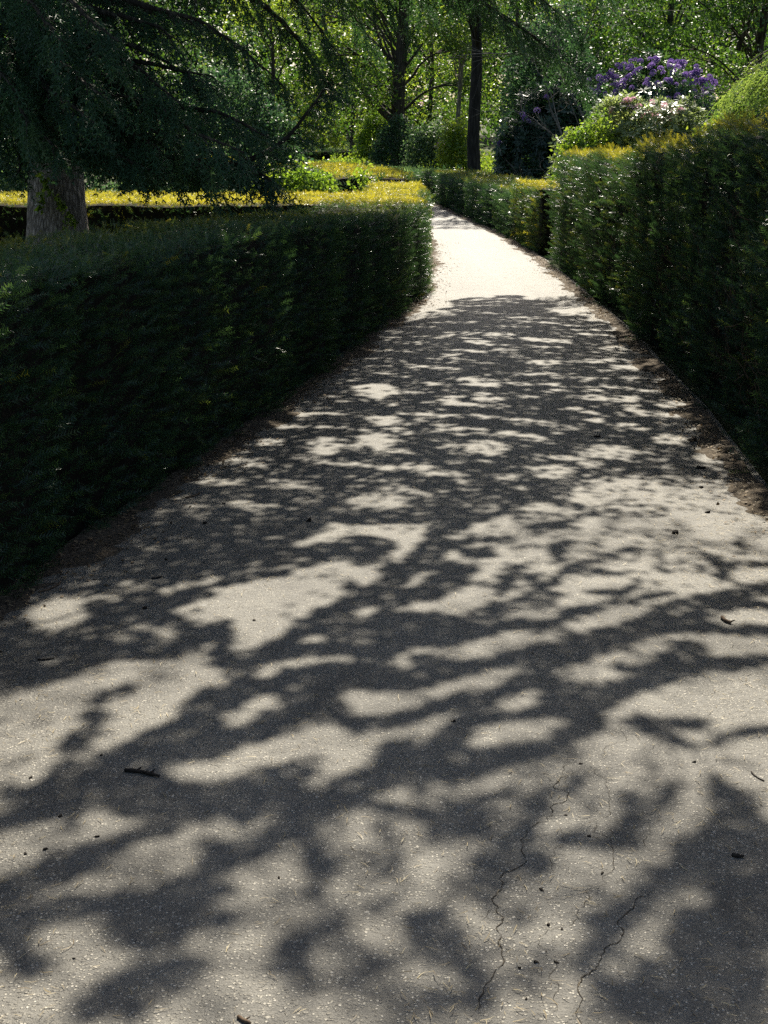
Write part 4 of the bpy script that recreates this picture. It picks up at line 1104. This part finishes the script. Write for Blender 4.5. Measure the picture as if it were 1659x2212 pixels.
r_, dome = shrub('rhododendron', 'shaded dark rhododendron mass behind the low hedge with few faint flowers', (1050, 190, 1330, 400), 37, 'rhodo', WHORL, 3000, .18, (0, .4), thick=.6)
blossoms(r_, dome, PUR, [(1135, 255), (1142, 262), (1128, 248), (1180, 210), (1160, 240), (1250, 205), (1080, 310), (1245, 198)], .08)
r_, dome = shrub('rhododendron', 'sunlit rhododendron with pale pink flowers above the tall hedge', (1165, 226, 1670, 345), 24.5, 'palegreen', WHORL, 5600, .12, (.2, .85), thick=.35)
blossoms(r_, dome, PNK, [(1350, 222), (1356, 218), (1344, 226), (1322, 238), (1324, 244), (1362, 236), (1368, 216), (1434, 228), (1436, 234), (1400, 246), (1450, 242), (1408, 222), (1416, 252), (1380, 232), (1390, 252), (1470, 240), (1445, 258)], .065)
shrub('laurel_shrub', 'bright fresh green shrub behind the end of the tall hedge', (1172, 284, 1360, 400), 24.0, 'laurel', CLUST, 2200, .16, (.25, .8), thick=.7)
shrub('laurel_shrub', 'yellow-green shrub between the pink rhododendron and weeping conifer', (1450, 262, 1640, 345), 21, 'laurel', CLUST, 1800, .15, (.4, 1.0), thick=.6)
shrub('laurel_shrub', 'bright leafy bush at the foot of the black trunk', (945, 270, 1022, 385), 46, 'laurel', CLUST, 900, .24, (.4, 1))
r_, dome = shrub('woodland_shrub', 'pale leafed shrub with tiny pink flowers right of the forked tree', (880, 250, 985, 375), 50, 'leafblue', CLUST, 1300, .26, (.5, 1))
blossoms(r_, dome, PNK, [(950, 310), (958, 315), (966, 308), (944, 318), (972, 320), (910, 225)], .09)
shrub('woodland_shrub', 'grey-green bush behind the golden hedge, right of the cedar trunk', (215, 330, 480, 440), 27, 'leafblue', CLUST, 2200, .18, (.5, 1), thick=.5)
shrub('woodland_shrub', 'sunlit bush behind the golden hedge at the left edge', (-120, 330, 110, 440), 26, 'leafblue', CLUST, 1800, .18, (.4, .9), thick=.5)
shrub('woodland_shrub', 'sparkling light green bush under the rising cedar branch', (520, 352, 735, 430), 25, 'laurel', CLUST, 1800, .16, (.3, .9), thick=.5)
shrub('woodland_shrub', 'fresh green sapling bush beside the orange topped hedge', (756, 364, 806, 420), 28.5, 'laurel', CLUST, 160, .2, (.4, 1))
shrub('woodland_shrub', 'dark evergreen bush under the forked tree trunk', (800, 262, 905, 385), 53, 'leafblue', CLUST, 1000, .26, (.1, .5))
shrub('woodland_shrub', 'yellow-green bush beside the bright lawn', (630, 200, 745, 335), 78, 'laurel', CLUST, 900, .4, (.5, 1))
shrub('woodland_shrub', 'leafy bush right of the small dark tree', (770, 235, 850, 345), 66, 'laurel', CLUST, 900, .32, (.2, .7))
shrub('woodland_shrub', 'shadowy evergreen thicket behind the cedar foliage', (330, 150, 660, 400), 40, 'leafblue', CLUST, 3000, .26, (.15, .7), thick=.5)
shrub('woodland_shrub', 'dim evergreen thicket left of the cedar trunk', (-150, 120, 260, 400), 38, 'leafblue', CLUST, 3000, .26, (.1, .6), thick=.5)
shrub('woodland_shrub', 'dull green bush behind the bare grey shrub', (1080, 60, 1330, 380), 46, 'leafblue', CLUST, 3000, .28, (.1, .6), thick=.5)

# bare grey shrub
def bare_shrub():
    root = tag(empty('bare_shrub'), 'bare grey branched shrub in front of the dark rhododendrons', 'shrub')
    bx = at(1262, 330, 33)[0]; parts = []
    def grow(p, d, L, r, lev):
        n = 6; pts = [p]
        for k in range(n):
            d = unit(d + rng.normal(scale=.13, size=3) + np.array([0, 0, .03])); p = p + d * L / n; pts.append(p)
        parts.append(tube(pts, np.linspace(r, r * .45, n + 1), 5 if lev < 2 else 3))
        if lev < 3:
            for k in range(4 if lev else 5):
                q = pts[rng.integers(2, n + 1)]
                grow(q, unit(d + rng.normal(scale=.55, size=3)), L * rng.uniform(.45, .75), r * .5, lev + 1)
    for k in range(2):
        grow(np.array([bx + rng.normal() * .1, 33 + rng.normal() * .15, 0]), unit(np.array([rng.normal() * .12, rng.normal() * .12, 1])), rng.uniform(2.6, 3.4), .030, 0)
    V, F, T = cat(parts)
    mk('branches', V, F, M['greytwig'], root)
bare_shrub()

# weeping conifer at the right edge
def weeping():
    root = tag(empty('weeping_conifer'), 'light green weeping conifer arching in from the right edge', 'tree')
    d0 = 25.0; b = at(1765, 330, d0); bx = b[0]
    zz = np.linspace(0, 5, 10)
    V, F, T = tube(np.stack([bx + 0 * zz, d0 + 0 * zz, zz], 1), .11 * (1 - .7 * zz / 5), 8); mk('trunk', V, F, M['darkbark'], root)
    tubes, PP, DD = [], [], []
    for k in range(60):
        a = rng.uniform(math.pi * .55, math.pi * 1.6); L = rng.uniform(1.0, 2.3); z0 = rng.uniform(1.2, 3.2)
        dirv = np.array([math.cos(a), math.sin(a), 0])
        s = np.linspace(0, 1, 14)
        ln = np.array([bx, d0, z0]) + dirv * (L * s)[:, None] + np.stack([0 * s, 0 * s, .55 * L * s * .9 - .95 * L * s ** 2.2], 1)
        tubes.append(tube(ln, np.linspace(.018, .004, 14), 4))
        for q in range(36):
            t = rng.uniform(.15, 1); p = np.array([np.interp(t, s, ln[:, c]) for c in range(3)])
            hang = rng.random() * .5 * (1 - .4 * t)
            PP.append(p + np.array([rng.normal() * .05, rng.normal() * .05, -hang])); DD.append(dirv * .5 + np.array([0, 0, -1.0]) + rng.normal(scale=.25, size=3))
    V, F, T = cat(tubes); mk('branches', V, F, M['darkbark'], root)
    P = np.array(PP); D = np.array(DD)
    V, F, T = scatter(CEDAR, P, frames(D), .32 * rng.uniform(.7, 1.3, len(P)), np.clip(rng.normal(.6, .2, len(P)), 0, 1), .1)
    mk('crown', V, F, M['weeping'], root, T)
weeping()

# mass of the wood far behind
def wood():
    n = 15000
    x = rng.uniform(-48, 48, n); y = rng.uniform(104, 118, n); z = rng.uniform(0, 1, n) ** .8 * 20
    P = np.stack([x, y, z + terrain(y)], 1)
    nz = fnoise(P, .16, 50, 3); k = nz > -.62; P, nz = P[k], nz[k]
    V, F, T = scatter(CLUST, P, frames(rng.normal(size=P.shape)), rng.uniform(1.1, 2.1, len(P)), np.clip(.28 + .3 * nz + rng.normal(scale=.1, size=len(P)), 0, 1))
    tag(mk('woodland', V, F, M['leaf'], None, T), 'far mass of green woodland closing the view', 'woodland', kind='stuff')
wood()
# ground cover between hedges and trees
def cover():
    n = 9000
    y = rng.uniform(40, 72, n); x = rng.uniform(-.5, 1, n) * 9 + 2
    k = x > edge_x(R_EDGE, y) + 1.6; x, y = x[k], y[k]
    P = np.stack([x, y, terrain(y) + rng.random(len(x)) * .35], 1)
    V, F, T = scatter(CLUST, P, frames(rng.normal(size=P.shape)), rng.uniform(.2, .4, len(P)), np.clip(.65 + .25 * fnoise(P, .3, 51) + rng.normal(scale=.12, size=len(P)), 0, 1))
    tag(mk('ground_cover', V, F, M['laurel'], None, T), 'sunlit leafy ground cover beyond the low hedge', 'ground cover', kind='stuff')
    n = 5000
    y = rng.uniform(19, 45, n); x = -rng.uniform(0, 1, n) * 14 - 1.2
    P = np.stack([x, y, terrain(y) + rng.random(n) * .3], 1)
    V, F, T = scatter(CLUST, P, frames(rng.normal(size=P.shape)), rng.uniform(.15, .3, n), np.clip(.5 + .3 * fnoise(P, .3, 52), 0, 1))
    tag(mk('undergrowth', V, F, M['leafblue'], None, T), 'low undergrowth behind the golden hedge', 'undergrowth', kind='stuff')
cover()

# ================================================================== SMALL THINGS ON THE PATH
def c8p(u, v): return (829.5 + u * .5, 1327 + v * .5)
def c7p(u, v): return (u * .5, 1327 + v * .5)
def c6p(u, v): return (995 + u * .4, 531 + v * .4)
def c5p(u, v): return (u * .52, 597 + v * .52)
def on_path(x, y, up=0.0):
    gx, gy = ground(x, y, .03)
    return np.array([gx, gy, path_z(np.array([gx]), np.array([gy]))[0] + up])
def crack(pts, w0):
    P = [np.array(ground(*c8p(*p), .03)) for p in pts]
    for _ in range(3):
        Q = [P[0]]
        for a, b in zip(P[:-1], P[1:]):
            L = np.linalg.norm(b - a); nrm = np.array([-(b - a)[1], (b - a)[0]]) / max(L, 1e-6)
            Q += [(a + b) / 2 + nrm * rng.normal() * L * .13, b]
        P = Q
    P = np.array(P); n = len(P)
    t = unit(np.gradient(P, axis=0)); nr = np.stack([-t[:, 1], t[:, 0]], 1)
    w = w0 * .30 * (.25 + 1.0 * rng.random(n)) * np.clip(np.minimum(np.arange(n), n - 1 - np.arange(n)) / 6, .1, 1)
    A = P + nr * w[:, None]; B = P - nr * w[:, None]
    za = path_z(A[:, 0], A[:, 1]) + .0015; zb = path_z(B[:, 0], B[:, 1]) + .0015
    V = np.concatenate([np.c_[A, za], np.c_[B, zb]])
    i = np.arange(n - 1); F = np.stack([i, i + 1, n + i + 1, n + i], 1)
    mk('crack', V, F, M['crack'], path)
crack([(790, 620), (785, 700), (735, 750), (730, 850), (640, 920), (600, 1000), (590, 1090), (510, 1190), (490, 1260), (520, 1310), (505, 1400), (520, 1500), (430, 1640), (400, 1760)], .0042)
crack([(910, 640), (960, 710), (975, 760), (980, 860), (920, 900), (900, 940), (990, 1050), (985, 1110), (870, 1190), (840, 1280), (810, 1340), (710, 1360), (700, 1450), (670, 1500)], .0022)
crack([(1140, 890), (1135, 960), (1160, 1040)], .0022)
crack([(1180, 1160), (1080, 1260), (1010, 1340), (1020, 1410), (930, 1500), (870, 1560), (850, 1680), (825, 1800)], .0040)
crack([(490, 1260), (440, 1310), (330, 1370)], .0022)
crack([(710, 1360), (680, 1350)], .002)
crack([(720, 1450), (715, 1560), (735, 1650), (710, 1769)], .0018)
crack([(740, 900), (770, 960), (740, 1040), (745, 1150)], .0016)
crack([(-700, 220), (-560, 160), (-420, 90), (-300, 60)], .002)
crack([(-1659, 650), (-1560, 610), (-1450, 580)], .0022)
crack([(640, 250), (670, 190), (720, 130)], .003)
crack([(1000, 430), (1020, 500), (960, 570), (910, 640)], .0016)

def stick(name, label, a, b, r, mat, cat_, group=None, bend=.1, knots=0):
    A = on_path(*a, r * .9); B = on_path(*b, r * .9); n = 14
    L = np.linalg.norm(B - A)
    t = np.linspace(0, 1, n); side = unit(np.cross(B - A, [0, 0, 1.0]))
    pts = A + (B - A) * t[:, None] + side * (bend * L * np.sin(t * math.pi))[:, None] + side * (rng.normal(scale=.012 * L, size=n))[:, None]
    rad = r * (1 - .25 * t) * (1 + .12 * rng.normal(size=n)); rad[0] *= .75; rad[-1] *= .6
    parts = [tube(pts, rad, 8)]
    c0 = parts[0][0]
    for k in range(knots):
        p = pts[rng.integers(2, n - 2)]; d = unit(side * rng.choice([-1, 1]) + np.array([0, 0, .5]) + (B - A) / L * .6)
        parts.append(tube([p, p + d * r * 2.0, p + d * r * 3.2], [r * .55, r * .4, r * .2], 5))
    V, F, T = cat(parts)
    # closed ends
    V = np.concatenate([V, [pts[0], pts[-1]]]); m = len(V); k = np.arange(8)
    F = np.concatenate([F, np.stack([np.full(8, m - 2), (k + 1) % 8, k], 1), np.stack([np.full(8, m - 1), 8 * (n - 1) + k, 8 * (n - 1) + (k + 1) % 8], 1)])
    o = mk(name, V, F, M[mat], None, smooth=True)
    return tag(o, label, cat_, group)
stick('fallen_stick', 'short thick broken dark stick lying on the lower left asphalt', c7p(540, 675), c7p(690, 703), .0060, 'darktwig', 'stick', bend=-.05, knots=3)
stick('fallen_twig', 'thin dark straight twig on the shaded asphalt at the left edge', c7p(163, 190), c7p(236, 183), .0030, 'darktwig', 'twig')
stick('fallen_twig', 'thin curved twig near the right edge of the asphalt', c8p(1585, 675), c8p(1645, 716), .0022, 'darktwig', 'twig', bend=.1)
stick('fallen_twig', 'stubby brown twig on the right side at a bough shadow', c8p(1460, 14), c8p(1500, 38), .0065, 'twig', 'twig', knots=1)
stick('fallen_twig', 'pale bent twig at the foot of the left hedge', c5p(160, 1297), c5p(255, 1250), .0048, 'twig', 'twig', bend=.12, knots=2)
stick('fallen_twig', 'dark twig leaning into the left hedge foot, nearest the camera', c5p(28, 1372), c5p(92, 1300), .0055, 'darktwig', 'twig', bend=-.1, knots=2)
stick('fallen_twig', 'short pale twig farther up the left hedge foot', c5p(770, 910), c5p(832, 890), .005, 'twig', 'twig')
stick('fallen_twig', 'small dark twig across a sun patch on the left', c5p(630, 1246), c5p(672, 1240), .004, 'darktwig', 'twig')
stick('fallen_twig', 'chunky stub of wood on the sunny right verge', c6p(1238, 1048), c6p(1268, 1036), .011, 'twig', 'twig', knots=1)
stick('fallen_twig', 'thin dark twig on the asphalt beside the shady right hedge', c6p(720, 1032), c6p(755, 1030), .006, 'darktwig', 'twig')
stick('fallen_twig', 'brown twig end poking in at the bottom edge of the photo', c7p(1030, 1745), c7p(1085, 1775), .004, 'twig', 'twig', knots=1)
stick('fallen_twig', 'flat dark twig by the right edge in deep shade', c8p(1505, 1040), c8p(1555, 1046), .005, 'darktwig', 'twig')

def chip(p, size, label, group):
    c = on_path(*p); n = 8
    V = []
    a0 = rng.uniform(0, 6.28); asp = rng.uniform(.4, .8)
    for k in range(n):
        a = 2 * math.pi * k / n; q = size * rng.uniform(.7, 1.15)
        x, y = q * math.cos(a), q * asp * math.sin(a)
        V.append([x * math.cos(a0) - y * math.sin(a0), x * math.sin(a0) + y * math.cos(a0), 0])
    V = np.array(V); tl = rng.normal(size=2) * .25; th = size * rng.uniform(.35, .6)
    bot = V.copy(); bot[:, 2] = 0.0005
    top = V * .8; top[:, 2] = th + top[:, 0] * tl[0] + top[:, 1] * tl[1]
    apex = np.array([[0, 0, th * 1.25]])
    VV = np.concatenate([bot, top, apex]) + c
    F = []
    for k in range(n):
        m = (k + 1) % n
        F += [(k, m, n + m, n + k), (n + k, n + m, 2 * n)]
    F.append(tuple(range(n))[::-1])
    tag(mk('bark_chip', VV, F, M['chip']), label, 'bark chip', group)
ORD = ['first', 'second', 'third', 'fourth', 'fifth', 'sixth', 'seventh', 'eighth', 'ninth', 'tenth', 'eleventh', 'twelfth', 'thirteenth']
def chip_row(pts, lo, hi, what, group, key=0, side='left'):
    """a loose row of crumbs, each called by its place in the row"""
    for k, p in enumerate(sorted(pts, key=lambda q: q[key] if side == 'left' else -q[key])):
        chip(p, rng.uniform(lo, hi), '%s, %s from the %s' % (what, ORD[k], side), group)
chip_row([c7p(*q) for q in ((110, 1035), (195, 1015), (420, 960), (318, 1485), (438, 603), (260, 870), (1205, 1140), (130, 700))], .0035, .0075,
         'small dark bark chip on the near asphalt around the broken stick', 'bark chips around the broken stick')
chip_row([c8p(*q) for q in ((785, 868), (885, 960), (943, 1118), (680, 1190), (710, 1340), (770, 1360), (745, 1505), (585, 1530), (615, 1665), (658, 1505))], .004, .0075,
         'small dark bark chip among the asphalt cracks', 'bark chips among the cracks')
chip_row([c8p(*q) for q in ((1340, 635), (300, 465), (850, 645), (-560, 25))], .005, .009, 'dark bark crumb in the dappled shade above the cracks', 'bark crumbs above the cracks')
chip_row([c6p(*q) for q in ((1290, 1186), (1315, 1184), (1460, 1250), (1300, 1290), (1335, 1430), (1160, 1550), (820, 415), (850, 470), (1060, 660), (960, 605))], .010, .022,
         'dark clod of dirt along the right verge', 'dirt clods along the right verge', 1, 'bottom')
chip_row([c5p(*q) for q in ((710, 1015), (850, 1018), (690, 1165), (1280, 1015), (600, 1372), (1180, 700), (930, 935), (1340, 590))], .008, .016,
         'dark bark crumb along the left hedge foot', 'bark crumbs along the left hedge foot')

# fallen needles and litter
def needles():
    P, sc, tn = [], [], []
    # all over the near asphalt
    n = 22000
    y = rng.uniform(0, 1, n) ** 1.3 * 9 + 2.2; x = rng.uniform(-2, 2, n)
    k = (x > edge_x(L_EDGE, y)) & (x < edge_x(R_EDGE, y))
    x, y = x[k], y[k]; k = rng.random(len(x)) < np.clip(.4 + 1.0 * fnoise(np.stack([x, y], 1), .7, 61, 3), .15, 1)
    P.append(np.stack([x[k], y[k]], 1))
    # thick along both edges
    for E, s, w, m in ((L_EDGE, 1, .30, 9000), (R_EDGE, -1, .42, 16000)):
        y = rng.uniform(2.2, 20, m) ** 1.0; x = edge_x(E, y) + s * (np.abs(rng.normal(size=m)) * w - .05)
        k = rng.random(m) < np.clip(.55 + .8 * fnoise(np.stack([x, y], 1), .45, 62, 3), 0, 1)
        P.append(np.stack([x[k], y[k]], 1))
    P = np.concatenate(P)
    z = path_z(P[:, 0], P[:, 1]) + .002 + rng.random(len(P)) * .006
    e = np.minimum(np.abs(P[:, 0] - edge_x(L_EDGE, P[:, 1])), np.abs(P[:, 0] - edge_x(R_EDGE, P[:, 1])))
    z += np.where(e < .2, .02 * (1 - e / .2), 0)
    n = len(P); a = rng.uniform(0, 2 * math.pi, n)
    D = np.stack([np.cos(a), np.sin(a), rng.normal(scale=.12, size=n)], 1)
    nb = []
    for s in range(3):
        c = .10 * (s - 1)
        V = np.array([[-.030, 0, -.5], [.030, 0, -.5], [c - .030, .02, 0], [c + .030, .02, 0], [0, 0, .5]])
        nb.append((V, np.array([[0, 1, 3], [0, 3, 2], [2, 3, 4]])))
    V, F, T = scatter(nb, np.c_[P, z], frames(D, up=np.array([0, 0, 1.0])), rng.uniform(.014, .034, n), np.clip(rng.normal(.5, .25, n), 0, 1))
    tag(mk('fallen_needles', V, F, M['needle'], None, T), 'dry tan needles strewn over the path and its verges', 'needles', kind='stuff')
needles()
def litter():
    P = []
    for E, sgn, w, m in ((L_EDGE, 1, .15, 7000), (R_EDGE, -1, .12, 6000)):
        y = rng.uniform(2.2, 24, m); x = edge_x(E, y) + sgn * (np.abs(rng.normal(size=m)) * w - .06)
        k = rng.random(m) < np.clip(.6 + .8 * fnoise(np.stack([x, y], 1), .6, 66, 3), .1, 1)
        P.append(np.stack([x[k], y[k]], 1))
    P = np.concatenate(P); n = len(P)
    e = np.minimum(np.abs(P[:, 0] - edge_x(L_EDGE, P[:, 1])), np.abs(P[:, 0] - edge_x(R_EDGE, P[:, 1])))
    z = path_z(P[:, 0], P[:, 1]) + .004 + np.where(e < .15, .016 * (1 - e / .15), 0)
    D = rng.normal(size=(n, 3)) * np.array([1, 1, .3])
    V, F, T = scatter(LEAF, np.c_[P, z], frames(D, up=np.array([0, 0, 1.0])), rng.uniform(.010, .030, n), np.clip(rng.normal(.55, .28, n), 0, 1))
    tag(mk('leaf_litter', V, F, M['litter'], None, T), 'small brown dead leaves gathered along the hedge feet', 'leaf litter', kind='stuff')
litter()
